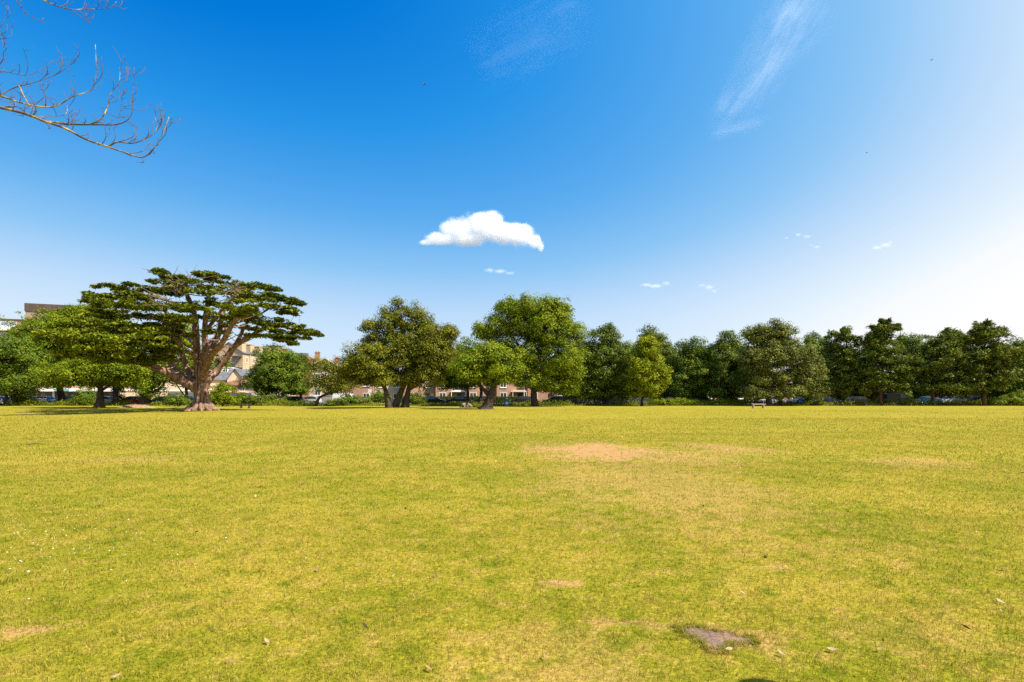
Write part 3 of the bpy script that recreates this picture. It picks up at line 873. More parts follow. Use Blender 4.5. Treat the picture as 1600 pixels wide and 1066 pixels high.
    for (cx, cy, dd) in [(290, 445, -4), (275, 452, -5), (262, 470, -6), (300, 438, -4), (365, 452, -6), (255, 478, -7)]:
        c = q(cx, cy, dd); dt = MB()
        for _ in range(26):
            e = c + np.array([r_.gauss(0, 1.0), r_.gauss(0, 0.8), r_.gauss(0, 0.55)])
            m_ = (c + e) / 2 + np.array([0, 0, r_.uniform(-.2, .2)])
            b, br = smooth_path([c, m_, e], [0.045, 0.03, 0.012], 2)
            dt.tube(b, br, 4, 0, 0, cap=False)
        dt.build('dead_twig_cluster', M['dead_twig'], o)


cypress()

# ---- trees right of the cypress
broad_tree('broadleaf_tree', 470, 86, [(430, 578, 36, 26), (428, 602, 40, 16), (412, 592, 18, 17), (458, 582, 25, 26), (435, 556, 26, 13), (468, 603, 14, 16), (448, 565, 24, 16), (407, 605, 13, 10)],
           'leaf_mid', 'rounded bushy dark green tree in front of the brown tiled roof', trunk=[(472, 632), (469, 615), (460, 600), (440, 580)], r=0.24, seed=31)
broad_tree('broadleaf_tree', 497, 76, [(503, 583, 24, 18), (525, 574, 22, 14), (542, 590, 20, 18), (488, 600, 14, 12), (515, 600, 26, 10), (530, 605, 24, 8), (495, 570, 16, 10)],
           'leaf_ash', 'feathery olive tree with a thin trunk leaning far to the right', trunk=[(492, 630), (500, 621), (518, 613), (533, 606), (545, 596)], r=0.22, seed=32, leaf=0.2, per=60, thin=0.85, flare=1.2)
broad_tree('ash_tree', 607, 64, [(570, 558, 26, 20), (562, 582, 28, 13), (592, 588, 30, 13), (553, 560, 16, 12), (585, 570, 26, 16), (545, 578, 14, 10)],
           'leaf_ash', 'ash tree on the dark leftmost trunk of the clump of three', trunk=[(608, 638), (604, 618), (600, 602), (590, 580)], r=0.38, seed=33, leaf=0.2, spacing=0.98, per=92, clump=0.74, flare=1.5)
broad_tree('ash_tree', 617, 66, [(627, 490, 28, 16), (585, 506, 24, 9), (650, 486, 20, 12), (664, 500, 16, 12), (622, 473, 9, 6), (605, 495, 18, 12), (568, 512, 10, 6), (640, 508, 26, 12), (600, 532, 38, 20), (642, 530, 42, 22), (622, 556, 50, 22), (662, 558, 36, 22), (580, 540, 22, 16), (600, 562, 40, 26), (640, 578, 46, 18), (610, 512, 24, 14), (655, 512, 26, 14)],
           'leaf_ash', 'tall open topped ash with a pale leaning trunk between two dark trunks', trunk=[(616, 638), (622, 622), (632, 600), (637, 580), (632, 545), (628, 505)], bark='bark_grey', r=0.44, seed=34, leaf=0.2, spacing=0.98, per=80, clump=0.70, thin=0.62, flare=1.5)
broad_tree('ash_tree', 633, 65, [(680, 545, 28, 22), (700, 519, 18, 11), (665, 586, 34, 14), (690, 570, 25, 18), (640, 590, 26, 12), (705, 516, 12, 7), (672, 520, 20, 12), (702, 545, 14, 14), (685, 530, 24, 16), (660, 560, 26, 22)],
           'leaf_olive', 'olive green tree on the dark rightmost trunk of the clump of three', trunk=[(632, 639), (636, 620), (641, 602), (655, 575), (675, 545)], r=0.42, seed=35, leaf=0.2, spacing=0.98, per=92, clump=0.74, flare=1.8)
broad_tree('broadleaf_tree', 732, 86, [(725, 555, 20, 26), (705, 572, 24, 24), (722, 592, 28, 13), (740, 545, 12, 12), (700, 598, 20, 10)], 'leaf_mid', 'upright green tree on a slim trunk between the ash clump and the small chestnut', trunk=[(731, 631), (731, 610), (728, 590), (726, 560)], r=0.26, seed=36)
broad_tree('broadleaf_tree', 750, 84, [(748, 590, 20, 12), (755, 575, 22, 18)], 'leaf_mid', 'slender forked tree half hidden behind the small chestnut', trunk=[(750, 631), (752, 612), (750, 600), (756, 585)], r=0.3, seed=37)
broad_tree('chestnut_tree', 762, 58, [(765, 548, 26, 19), (738, 568, 27, 19), (790, 572, 23, 20), (760, 584, 38, 14), (720, 576, 12, 14), (800, 584, 13, 12), (776, 558, 24, 18)],
           'leaf_bright', 'small round chestnut with a leaning flared trunk, nearest of the middle trees', trunk=[(760, 640), (766, 622), (771, 603), (777, 580)], r=0.55, seed=38, leaf=0.2, spacing=0.98, per=92, clump=0.74, flare=2.3, bark='bark_dark')
broad_tree('chestnut_tree', 835, 74, [(838, 484, 40, 18), (800, 480, 25, 12), (872, 498, 24, 18), (765, 515, 22, 16), (855, 522, 42, 24), (818, 552, 34, 20), (875, 550, 33, 26), (886, 590, 24, 20), (845, 592, 33, 14), (890, 515, 15, 15), (750, 515, 11, 10), (850, 500, 34, 20), (782, 538, 26, 18), (860, 575, 34, 20), (820, 512, 30, 16), (788, 500, 20, 14), (895, 560, 16, 22), (806, 575, 24, 18), (812, 478, 22, 10), (868, 478, 22, 10), (870, 605, 30, 8)],
           'leaf_bright', 'largest bright green chestnut with a domed crown in the middle of the park', trunk=[(836, 634), (834, 612), (835, 590), (830, 540), (822, 505)], r=0.5, seed=39, leaf=0.23, spacing=1.1, per=100, clump=0.9, flare=1.5)
# ---- the belt of limes
belt = 'belt of broadleaf trees along the road'
broad_tree('lime_tree', 948, 82, [(947, 530, 26, 20), (947, 556, 38, 26), (930, 586, 26, 24), (966, 590, 28, 26), (948, 514, 11, 8), (975, 560, 18, 24), (945, 612, 36, 10), (920, 560, 16, 26), (915, 600, 16, 18)],
           'leaf_deep', 'broad dark green lime right of the big chestnut', seed=41, group=belt)
broad_tree('lime_tree', 905, 92, [(905, 545, 16, 18), (903, 580, 20, 25)], 'leaf_deep', 'dark tree peeping out between the big chestnut and the broad lime', seed=61, group=belt)
broad_tree('lime_tree', 1003, 76, [(1012, 545, 19, 16), (1010, 570, 25, 20), (1016, 594, 23, 16), (1000, 590, 18, 18), (1010, 533, 12, 8), (1028, 580, 12, 18), (1008, 609, 22, 10), (1022, 606, 14, 9), (992, 606, 10, 9)],
           'leaf_yellow', 'small bright yellow green tree on a short trunk in front of the dark belt', trunk=[(1003, 634), (1003, 625), (1006, 605), (1010, 570)], seed=42, r=0.2, group=belt, leaf=0.22, spacing=1.0, per=92, clump=0.76)
broad_tree('lime_tree', 1020, 94, [(1018, 524, 17, 12), (1024, 548, 28, 22), (1045, 560, 18, 24), (1047, 592, 20, 24), (985, 575, 12, 25)], 'leaf_deep', 'taller dark tree right behind the small yellow green tree', seed=43, group=belt)
broad_tree('lime_tree', 1085, 88, [(1082, 544, 23, 14), (1080, 570, 30, 22), (1092, 595, 32, 18), (1065, 600, 20, 18), (1098, 560, 18, 20)], 'leaf_mid', 'round topped green lime between two darker trees left of the timber bench', seed=44, group=belt)
broad_tree('lime_tree', 1140, 86, [(1140, 536, 20, 14), (1140, 560, 30, 20), (1146, 590, 33, 20), (1123, 580, 20, 24), (1122, 543, 9, 8), (1160, 560, 16, 20), (1138, 523, 8, 5)], 'leaf_deep', 'blue green lime with a notched ragged top above the timber bench', seed=45, group=belt)
broad_tree('lime_tree', 1201, 78, [(1203, 523, 30, 16), (1228, 515, 14, 10), (1180, 520, 16, 12), (1205, 553, 42, 22), (1195, 588, 36, 17), (1175, 560, 20, 22), (1230, 540, 20, 16)],
           'leaf_sage', 'tall sage green lime with a wide flat top right of the timber bench', trunk=[(1201, 634), (1201, 615), (1200, 600), (1203, 550)], seed=46, r=0.42, group=belt)
broad_tree('lime_tree', 1219, 80, [(1242, 560, 26, 22), (1246, 590, 33, 20), (1270, 577, 17, 16), (1257, 607, 23, 8), (1280, 592, 12, 10)], 'leaf_sage', 'lower sage green tree whose boughs droop over the blue cars', trunk=[(1219, 633), (1220, 612), (1225, 598), (1242, 570)], seed=47, r=0.28, group=belt)
broad_tree('lime_tree', 1280, 94, [(1275, 532, 16, 12), (1280, 560, 25, 24), (1292, 592, 25, 20), (1262, 545, 14, 14)], 'leaf_mid', 'green tree filling the gap between the sage limes and the first pine', seed=48, group=belt)
broad_tree('lime_tree', 1420, 94, [(1418, 530, 18, 10), (1414, 548, 22, 16), (1432, 560, 18, 18), (1410, 580, 18, 18)], 'leaf_mid', 'pale green broadleaf tree standing between pines on a bare dark trunk', trunk=[(1422, 630), (1422, 605), (1422, 580), (1418, 550)], seed=49, r=0.35, group=belt)
broad_tree('lime_tree', 1500, 96, [(1500, 560, 26, 22), (1500, 590, 30, 20), (1480, 545, 16, 12)], 'leaf_deep', 'dark broadleaf tree behind the last two pines', seed=50, group=belt)
broad_tree('lime_tree', 1590, 84, [(1592, 562, 26, 22), (1604, 592, 34, 22), (1588, 612, 26, 10), (1600, 540, 14, 10)], 'leaf_mid', 'green broadleaf tree at the right edge beyond the last pine', seed=51, group=belt)
broad_tree('lime_tree', 1660, 82, [(1660, 550, 40, 28), (1665, 590, 45, 26), (1640, 605, 30, 12)], 'leaf_deep', 'dark tree cut by the right edge of the view', seed=52, group=belt)
for i, (bx, dd, ty, lab) in enumerate([(970, 100, 560, 'dark tree in deep shade behind the broad lime'), (1060, 102, 568, 'shaded tree far behind the yellow green tree'), (1165, 102, 560, 'shaded tree deep behind the timber bench'), (1345, 100, 558, 'shaded tree deep behind the first two pines'), (1560, 100, 562, 'shaded tree deep behind the rightmost pine'),
        (1115, 104, 572, 'shaded tree between the round topped lime and the notched lime'), (1300, 103, 565, 'shaded tree deep behind the leftmost pine'), (1450, 103, 560, 'shaded tree deep behind the wide brownish pine'), (1620, 101, 556, 'shaded tree deep behind the right edge trees'), (1010, 104, 572, 'shaded tree deep behind the yellow green tree trunk'), (895, 103, 570, 'shaded tree behind the right flank of the big chestnut')]):
    broad_tree('lime_tree', bx, dd, [(bx, ty, 30, 24), (bx + 6, ty + 26, 36, 20), (bx - 22, ty + 22, 20, 22), (bx + 24, ty + 12, 18, 20), (bx + 4, 609, 34, 9)], 'leaf_deep', lab, seed=70 + i, group=belt, spacing=1.3)
# ---- pines
pines = 'pines at the right end of the tree belt'
pine_tree(1318, 82, [(1325, 517, 9, 4), (1316, 527, 17, 6), (1318, 540, 24, 7), (1314, 556, 28, 8), (1318, 572, 28, 9), (1324, 589, 29, 9), (1318, 604, 28, 9), (1305, 612, 20, 6)], 'dark pine with a ragged tip, leftmost of the pines', seed=81, group=pines)
pine_tree(1375, 80, [(1383, 507, 8, 4), (1377, 516, 18, 5), (1395, 513, 10, 3), (1362, 528, 18, 6), (1380, 530, 26, 7), (1372, 545, 32, 8), (1384, 558, 34, 7), (1396, 572, 34, 7), (1358, 576, 24, 9), (1366, 594, 34, 9), (1404, 600, 24, 8), (1346, 604, 16, 8), (1415, 585, 14, 5)],
          'tallest pine with broad flat tiers, second from the left', seed=82, group=pines)
pine_tree(1457, 80, [(1466, 533, 20, 6), (1455, 545, 32, 8), (1468, 558, 38, 8), (1450, 573, 34, 8), (1478, 583, 40, 8), (1488, 598, 40, 8), (1452, 604, 30, 7), (1500, 607, 28, 6)],
          'wide low brownish pine with drooping tiers', seed=83, group=pines)
pine_tree(1492, 92, [(1484, 519, 11, 4), (1490, 530, 22, 6), (1500, 545, 26, 8), (1495, 560, 26, 8)], 'pine whose tip shows behind the wide brownish pine', seed=84, group=pines, r=0.2)
pine_tree(1537, 79, [(1535, 510, 10, 5), (1530, 520, 14, 5), (1556, 520, 16, 5), (1514, 527, 18, 5), (1540, 532, 30, 7), (1556, 546, 38, 8), (1518, 553, 26, 7), (1560, 562, 40, 8), (1516, 574, 26, 7), (1568, 582, 34, 9), (1514, 593, 18, 6), (1574, 550, 22, 8), (1560, 600, 22, 7)],
          'tall pine with a long bare red brown trunk, rightmost of the pines', seed=85, group=pines, r=0.3)


# ------------------------------------------------------------------ undergrowth
def bush(name, px, d, lobes, mat, label, cat='shrub', seed=1, group=None, leaf=0.16):
    base = np.array([X(px, d), d, 0.0])
    o = root(name, base, 0, label, cat, group)
    Ls = px_lobes(lobes, d, base)
    broad_crown('foliage', o, Ls, M[mat], seed, leaf, 0.5, 34, 0.36)
    st = MB(); r_ = random.Random(seed)
    for _ in range(9):
        e = np.array(r_.choice(Ls)[:3]) + np.array([r_.uniform(-.3, .3), r_.uniform(-.3, .3), r_.uniform(-.2, .4)])
        q, qr = smooth_path([(r_.uniform(-.15, .15), r_.uniform(-.15, .15), -0.05), e * np.array([.4, .4, .5]), e], [0.035, 0.025, 0.008], 3)
        st.tube(q, qr, 5)
    st.build('stem', M['bark_dark'], o)
    return o


bush('shrub', 348, 74, [(348, 612, 16, 10), (340, 622, 18, 9), (358, 625, 16, 7), (352, 604, 9, 6)], 'leaf_bright', 'leafy green shrub just right of the cypress trunk', seed=101)
bush('shrub', 278, 73, [(278, 623, 12, 7), (270, 628, 12, 5), (288, 628, 12, 5)], 'leaf_mid', 'low dark shrub just left of the cypress trunk', seed=102)
bush('shrub', 30, 84, [(30, 616, 11, 8), (27, 624, 12, 7), (38, 627, 12, 5)], 'leaf_yellow', 'yellowish shrub in front of the white cars at far left', seed=103)
bush('shrub', 134, 80, [(134, 616, 12, 9), (128, 625, 14, 7), (142, 626, 12, 6)], 'leaf_mid', 'green shrub beside the forked trunk before the shops', seed=104)
bush('shrub', 188, 86, [(186, 612, 6, 8), (188, 622, 9, 6)], 'leaf_yellow', 'small pale sapling between two dark trunks', seed=105)
bush('shrub', 378, 80, [(378, 622, 12, 8), (392, 624, 14, 7), (408, 625, 12, 6)], 'leaf_deep', 'dark bushes behind the small dark bench', seed=106)
bush('shrub', 545, 82, [(545, 625, 16, 6), (560, 626, 18, 6), (528, 627, 16, 5)], 'leaf_mid', 'bramble bank in front of the white van', seed=107)
bush('shrub', 592, 86, [(592, 618, 12, 8), (602, 622, 10, 7), (583, 624, 9, 6)], 'leaf_mid', 'green shrub seen between the leftmost ash trunks', seed=112)
bush('shrub', 645, 82, [(645, 621, 14, 8), (655, 625, 12, 6)], 'leaf_deep', 'dark shrub right of the three ash trunks', seed=108)
bush('shrub', 1055, 80, [(1055, 627, 20, 5), (1075, 628, 20, 4), (1035, 628, 18, 4)], 'leaf_bright', 'bank of bright nettles right of the small yellow green tree', seed=109)
bush('shrub', 1262, 80, [(1262, 628, 8, 4), (1280, 630, 8, 3)], 'leaf_bright', 'small bright weed clump below the blue cars', seed=110)
bush('shrub', 1580, 80, [(1580, 624, 26, 5), (1555, 628, 18, 3), (1600, 620, 20, 8)], 'leaf_bright', 'sunlit shrubs under the trees at the right edge', seed=111)


def weeds():
    rg = np.random.default_rng(31)
    n = 46000
    x = rg.uniform(-100, 100, n)
    y = 78.5 + rg.uniform(0, 5.0, n) + 0.5 * np.sin(x * 0.7) + 0.4 * np.sin(x * 1.9 + 1)
    hmax = 0.62 + 0.12 * np.clip((x - 10) / 30, 0, 1) + 0.35 * np.sin(x * 0.31 + 0.5) * np.sin(x * 0.13) + 0.25 * np.sin(x * 1.3 + y)
    hmax = np.clip(hmax, 0.15, 1.2) * np.where(np.abs(x + 12) < 14, 0.6, 1.0)
    z = rg.random(n) ** 1.4 * hmax
    pos = np.stack([x, y, z], -1)
    nr = unit(rg.normal(size=(n, 3)) * 0.8 + np.array([0.1, -0.4, 0.6]))
    ln = 0.26 * rg.uniform(0.5, 1.5, n)
    td = rg.normal(size=(n, 3)) * 0.6 + np.array([0, 0, 1.2])
    tint = 0.5 + 0.18 * np.sin(x * 0.8) + rg.normal(size=n) * 0.2
    o = link('tall_weeds', leaf_mesh('tall_weeds', pos, nr, ln, ln * 0.4, tint, M['weed'], rg, td))
    tag(o, 'strip of tall nettles and weeds along the foot of the tree belt', 'weeds', kind='stuff')


weeds()


# ------------------------------------------------------------------ buildings
def building(name, loc, rz, w, dep, eaves, label, wall, roof, roof_h=2.0, kind='gable_x', overhang=0.3, cat='house', group=None):
    """front along local x facing -y, corner-centred on its front"""
    o = root(name, loc, rz, label, cat, group)
    wm = MB()
    if kind == 'gable_y':
        wm.prism([(-w / 2, -0.3), (w / 2, -0.3), (w / 2, eaves), (0, eaves + roof_h), (-w / 2, eaves)], 'y', 0, dep)
    elif kind == 'gable_x':
        wm.prism([(0, -0.3), (dep, -0.3), (dep, eaves), (dep / 2, eaves + roof_h), (0, eaves)], 'x', -w / 2, w / 2)
    else:
        wm.box(-w / 2, 0, -0.3, w / 2, dep, eaves)
    wm.build('wall', M[wall], o)
    rm = MB(); g = 0.12; h_ = overhang
    if kind == 'gable_x':
        sl = roof_h / (dep / 2)
        rm.prism([(-h_, eaves - h_ * sl + .01), (dep / 2, eaves + roof_h + .01), (dep / 2, eaves + roof_h + g + .05), (-h_, eaves - h_ * sl + g + .05)], 'x', -w / 2 - h_, w / 2 + h_)
        rm.prism([(dep + h_, eaves - h_ * sl + .01), (dep / 2 + .002, eaves + roof_h + .01), (dep / 2 + .002, eaves + roof_h + g + .045), (dep + h_, eaves - h_ * sl + g + .045)], 'x', -w / 2 - h_, w / 2 + h_)
    elif kind == 'gable_y':
        sl = roof_h / (w / 2)
        for sgn in (-1, 1):
            rm.prism([(sgn * (w / 2 + h_), eaves - h_ * sl + .01), (sgn * .002, eaves + roof_h + .01), (sgn * .002, eaves + roof_h + g + .05), (sgn * (w / 2 + h_), eaves - h_ * sl + g + .05)], 'y', -h_, dep + h_)
    elif kind == 'hip':
        k = min(w, dep) / 2 * 0.95
        a, b, c, d_ = (-w / 2 - h_, -h_, eaves), (w / 2 + h_, -h_, eaves), (w / 2 + h_, dep + h_, eaves), (-w / 2 - h_, dep + h_, eaves)
        e, f = (-w / 2 + k, dep / 2, eaves + roof_h), (w / 2 - k, dep / 2, eaves + roof_h)
        rm.add([a, b, c, d_, e, f], [(0, 1, 5, 4), (1, 2, 5), (2, 3, 4, 5), (3, 0, 4), (3, 2, 1, 0)])
    else:
        rm.box(-w / 2 - .15, -.15, eaves + .003, w / 2 + .15, dep + .15, eaves + roof_h)
    r_ = rm.build('roof', M[roof], o)
    return o, r_


def window(parent, x, z, w, h, side='front', wdt=0, dep=0, frame='white', pane='glass', sill=True, off=0.0):
    """a framed window on a wall face; side 'front' (-y), 'right' (+x, x runs along y) or 'left'"""
    def tr(a0, b0, c0, a1, b1, c1, mb):       # a along the wall, b outward from it, c up
        if side == 'front': mb.box(a0, -b1 - off, c0, a1, -b0 - off, c1)
        elif side == 'right': mb.box(wdt / 2 + b0 + off, a0, c0, wdt / 2 + b1 + off, a1, c1)
        else: mb.box(-wdt / 2 - b1 - off, a0, c0, -wdt / 2 - b0 - off, a1, c1)
    f = MB(); b = min(0.09, w * 0.12)
    tr(x - w / 2, .002, z, x + w / 2, .06, z + b, f); tr(x - w / 2, .002, z + h - b, x + w / 2, .06, z + h, f)
    tr(x - w / 2, .002, z + b, x - w / 2 + b, .06, z + h - b, f); tr(x + w / 2 - b, .002, z + b, x + w / 2, .06, z + h - b, f)
    tr(x - b / 2.5, .002, z + b, x + b / 2.5, .055, z + h - b, f)
    fo = f.build('window', M[frame], parent)
    pn = MB(); tr(x - w / 2 + b, .002, z + b, x - b / 2.5, .03, z + h - b, pn); tr(x + b / 2.5, .002, z + b, x + w / 2 - b, .03, z + h - b, pn)
    pn.build('pane', M[pane], fo)
    if sill:
        s_ = MB(); tr(x - w / 2 - .1, .002, z - .12, x + w / 2 + .1, .14, z - .004, s_); s_.build('sill', M['white'], fo)
    return fo


def part_box(name, mat, parent, *b):
    m_ = MB(); m_.box(*b); return m_.build(name, M[mat], parent)


def chimney(parent, x, y, z0, z1, w=0.9, d=0.6, mat='brick_brown', pots=2):
    m_ = MB(); m_.box(x - w / 2, y - d / 2, z0, x + w / 2, y + d / 2, z1); m_.box(x - w / 2 - .08, y - d / 2 - .08, z1 + .002, x + w / 2 + .08, y + d / 2 + .08, z1 + .15)
    for k in range(pots):
        xx = x + (k - (pots - 1) / 2) * w / max(1, pots)
        m_.tube([(xx, y, z1 + .15), (xx, y, z1 + .6)], [0.13, 0.10], 8)
    return m_.build('chimney', M[mat], parent)


# apartment block, far left
d = 128
o, _ = building('apartment_block', (X(101, d), d, 0), R(20), 15.5, 14, 22.2, 'tall apartment block with dark clad top floor rising over the left trees', 'brick_tan', 'roof_dark', 2.0, 'flat', cat='apartment block')
for fl in range(7):
    for k in range(4):
        window(o, -5.6 + k * 3.8, 1.2 + fl * 2.8, 1.6, 1.5)
m_ = MB(); m_.box(-12.2, -1.5, -0.3, -7.903, 10, 19.6); m_.build('side_wing', M['brick_tan'], o)
for fl in range(7):
    z = 0.6 + fl * 2.75
    b_ = MB(); b_.box(-14.2, -3.0, z, -8.3, -1.503, z + 0.18); b_.box(-14.2, -3.0, z + .18, -8.3, -2.88, z + 1.2); b_.box(-14.2, -2.877, z + .18, -14.08, -1.503, z + 1.2)
    b_.build('balcony', M['white'], o)
    window(o, -10.3, z + 0.3, 3.0, 2.0, off=1.5, sill=False, pane='sky_glass')
part_box('parapet', 'roof_dark', o, -12.3, -1.6, 19.603, -7.96, 10.1, 20.0)

# parade of shops
d = 108
o, _ = building('shop_parade', (X(85, d), d, 0), R(14), 36, 10, 8.4, 'pink brick parade of shops with white fascia behind the left trees', 'brick', 'tile_brown', 1.8, 'gable_x', cat='shops')
for k in range(9):
    window(o, -16 + k * 4.0, 4.05, 1.7, 1.35)
    window(o, -16 + k * 4.0, 6.45, 1.7, 1.25)
    part_box('shopfront', 'shop_dark', o, -17.6 + k * 4, -0.06, 0.15, -14.4 + k * 4, -0.003, 2.35)
for k in range(3):
    f_ = part_box('fascia', ('white', 'white', 'white')[k], o, -17.8 + k * 12, -1.1, 2.45, -6.2 + k * 12, -0.003, 3.1)
part_box('fascia', 'teal', o, 0.6, -1.16, 2.55, 3.2, -1.103, 3.0)
for k in range(7):
    part_box('pier', 'white', o, -17.9 + k * 5.9, -0.35, 0, -17.5 + k * 5.9, -0.1, 2.44)
# cream building
d = 106
o, _ = building('cream_house', (X(252, d), d, 0), R(16), 16.5, 9, 6.6, 'peach coloured rendered building seen left of the cypress trunk', 'cream', 'tile_brown', 2.0, 'hip', cat='building')
for x in (-6.8, -4.2, 3.6, 6.4): window(o, x, 3.7, 0.9, 1.4, frame='white')
part_box('band', 'white', o, -8.3, -0.12, 2.45, 8.3, -0.003, 2.75)
part_box('garage_door', 'metal_grey', o, 1.2, -0.05, 0.1, 4.0, -0.003, 2.2)
part_box('garage_door', 'metal_grey', o, 4.6, -0.05, 0.1, 7.4, -0.003, 2.2)
d = 112
o, _ = building('cream_cottage', (X(333, d), d, 0), R(14), 4.6, 7, 5.0, 'small cream house with two dark windows just right of the cypress trunk', 'cream', 'slate', 1.8, 'gable_x')
window(o, -0.6, 2.2, 0.55, 1.6, sill=False); window(o, 1.0, 2.2, 0.55, 1.6, sill=False)
# white house
d = 119
o, _ = building('white_house', (X(351, d), d, 0), R(16), 2.3, 8, 8.0, 'tall narrow white rendered house right of the cypress trunk', 'white', 'white', 0.25, 'flat')
for z in (2.4, 5.2, 7.0): window(o, 0.2, z, 0.8, 1.1)
# stone tenement, long flank lit by the sun
d = 132
o, rf = building('stone_tenement', (X(358, d), d, 0), R(-2), 7.2, 19, 12.6, 'tall honey coloured stone terrace with a row of chimneys behind the cypress', 'stone', 'slate', 2.6, 'gable_y', cat='building')
for k in range(6):
    for fl in range(4):
        window(o, 1.8 + k * 3.1, 1.4 + fl * 2.9, 0.95, 1.5, 'right', wdt=7.2, sill=False)
for k in range(5): part_box('pilaster', 'stone', o, 3.6, 3.2 + k * 3.1, 0, 3.78, 3.55 + k * 3.1, 12.4)
for x in (-2.2, 0.0):
    for fl in range(4): window(o, x, 1.4 + fl * 2.9, 1.0, 1.7, sill=False)
for k, y in enumerate((1.0, 5.0, 9.5, 14.0)): chimney(o, 2.6, y, 12.8, 15.1 - 0.1 * k, 1.5, 1.9, 'stone', 3)
st = MB()
for fl in range(4):
    z = 2.9 + fl * 2.9
    st.box(0.9, -1.6, z, 3.5, -0.01, z + 0.08)
    for x in (0.9, 1.75, 2.6, 3.44): st.box(x, -1.6, z + 0.08, x + 0.05, -1.55, z + 1.1)
    st.box(0.9, -1.6, z + 1.1, 3.5, -1.54, z + 1.16)
    st.prism([(0.9, z - 2.9), (1.2, z - 2.9), (3.4, z), (3.1, z)], 'y', -1.3, -0.5)
st.build('fire_escape', M['metal_grey'], o)
# brick block with the big stack
d = 150
o, _ = building('brick_block', (X(426, d), d, 0), R(4), 6.2, 12, 11.5, 'brown brick block whose broad stack stands above the round tree', 'brick_brown', 'slate', 1.6, 'gable_x', cat='building')
for x in (-1.8, 1.4):
    for z in (3, 6.5, 9): window(o, x, z, 1.0, 1.5)
chimney(o, -0.3, 2.0, 11.0, 16.2, 3.2, 2.0, 'brick_brown', 0)
chimney(o, 2.2, 3.4, 11.0, 15.4, 1.6, 1.4, 'brick_orange', 3)
# slate roofed house with cross gable
d = 112
o, rf = building('gabled_house', (X(392, d), d, 0), R(12), 10.5, 8, 5.0, 'grey slate roofed house with a cream front gable behind the brown tiled shop', 'cream', 'slate', 2.3, 'gable_x')
g_ = MB(); g_.prism([(-4.6, 4.2), (-1.4, 4.2), (-1.4, 5.0), (-3.0, 7.3), (-4.6, 5.0)], 'y', -0.5, 3.6); g_.build('gable', M['cream'], o)
g_ = MB()
for sgn in (-1, 1): g_.prism([(-3.0 + sgn * 2.0, 4.45), (-3.0 + sgn * .002, 7.32), (-3.0 + sgn * .002, 7.5), (-3.0 + sgn * 2.0, 4.62)], 'y', -0.8, 3.9)
g_.build('roof', M['slate'], o)
window(o, 2.0, 2.4, 1.2, 1.3)
# low brown tiled shop with purple fascia
d = 102
o, rf = building('tiled_shop', (X(398, d), d, 0), R(12), 12, 9, 3.6, 'low shop with a brown tiled roof and a purple fascia right of the cypress', 'beige', 'tile_brown', 2.3, 'hip', cat='shop', overhang=0.5)
for x in (-4.3, -2.3, 0.5, 3): window(o, x, 2.35, 0.9, 1.0, pane='sky_glass', sill=False)
part_box('fascia', 'purple', o, -5.4, -0.6, 1.5, -0.6, -0.003, 2.1)
part_box('sign_strip', 'gold', o, -5.4, -0.5, 2.13, -1.4, -0.003, 2.28)
part_box('shopfront', 'shop_dark', o, -5.3, -0.12, 0.1, 5, -0.004, 1.48)
# red roofed houses
d = 128
o, rf = building('red_roofed_house', (X(474, d), d, 0), R(10), 9.5, 9, 9.3, 'big house with a terracotta roof and grey roof panel above the round tree', 'brick_orange', 'tile_red', 2.4, 'hip')
m_ = MB(); m_.prism([(-2.6, 10.9), (0.4, 10.9), (0.4, 12.4), (-2.6, 12.4)], 'y', 2.4, 4.2); m_.build('dormer', M['metal_grey'], rf)
chimney(rf, 2.6, 4.0, 10.6, 12.6, 1.2, .8, 'brick_orange', 2)
for x in (-3, 0, 3): window(o, x, 6.6, 1.1, 1.5)
for x in (-3, 0, 3): window(o, x, 3.2, 1.1, 1.5)
d = 116
o, rf = building('gable_fronted_house', (X(508, d), d, 0), R(10), 6.8, 9, 8.0, 'house with a red roof and white bargeboards left of the ash clump', 'beige', 'tile_red', 2.0, 'gable_y')
bb = MB()
for sgn in (-1, 1): bb.prism([(sgn * 3.75, 7.72), (sgn * .002, 9.98), (sgn * .002, 10.22), (sgn * 3.75, 7.96)], 'y', -0.42, -0.31)
bb.build('bargeboard', M['white'], o)
chimney(rf, 1.8, 5, 8.6, 10.4, 1.0, .7, 'brick_orange', 2)
for x in (-1.6, 1.6):
    for z in (1.6, 5.0): window(o, x, z, 1.3, 1.5)
d = 112
o, rf = building('brick_house', (X(556, d), d, 0), R(8), 7.5, 8, 5.4, 'pinkish brick house behind the white van', 'brick', 'tile_brown', 2.0, 'gable_x')
for x in (-2.2, 2.2):
    for z in (0.9, 3.6): window(o, x, z, 1.4, 1.2)
d = 114
o, rf = building('cream_house', (X(607, d), d, 0), R(10), 6.0, 8, 5.2, 'cream rendered house seen between the three ash trunks', 'beige', 'tile_brown', 2.0, 'gable_x')
for x in (-1.7, 1.7):
    for z in (0.9, 3.4): window(o, x, z, 1.2, 1.2)
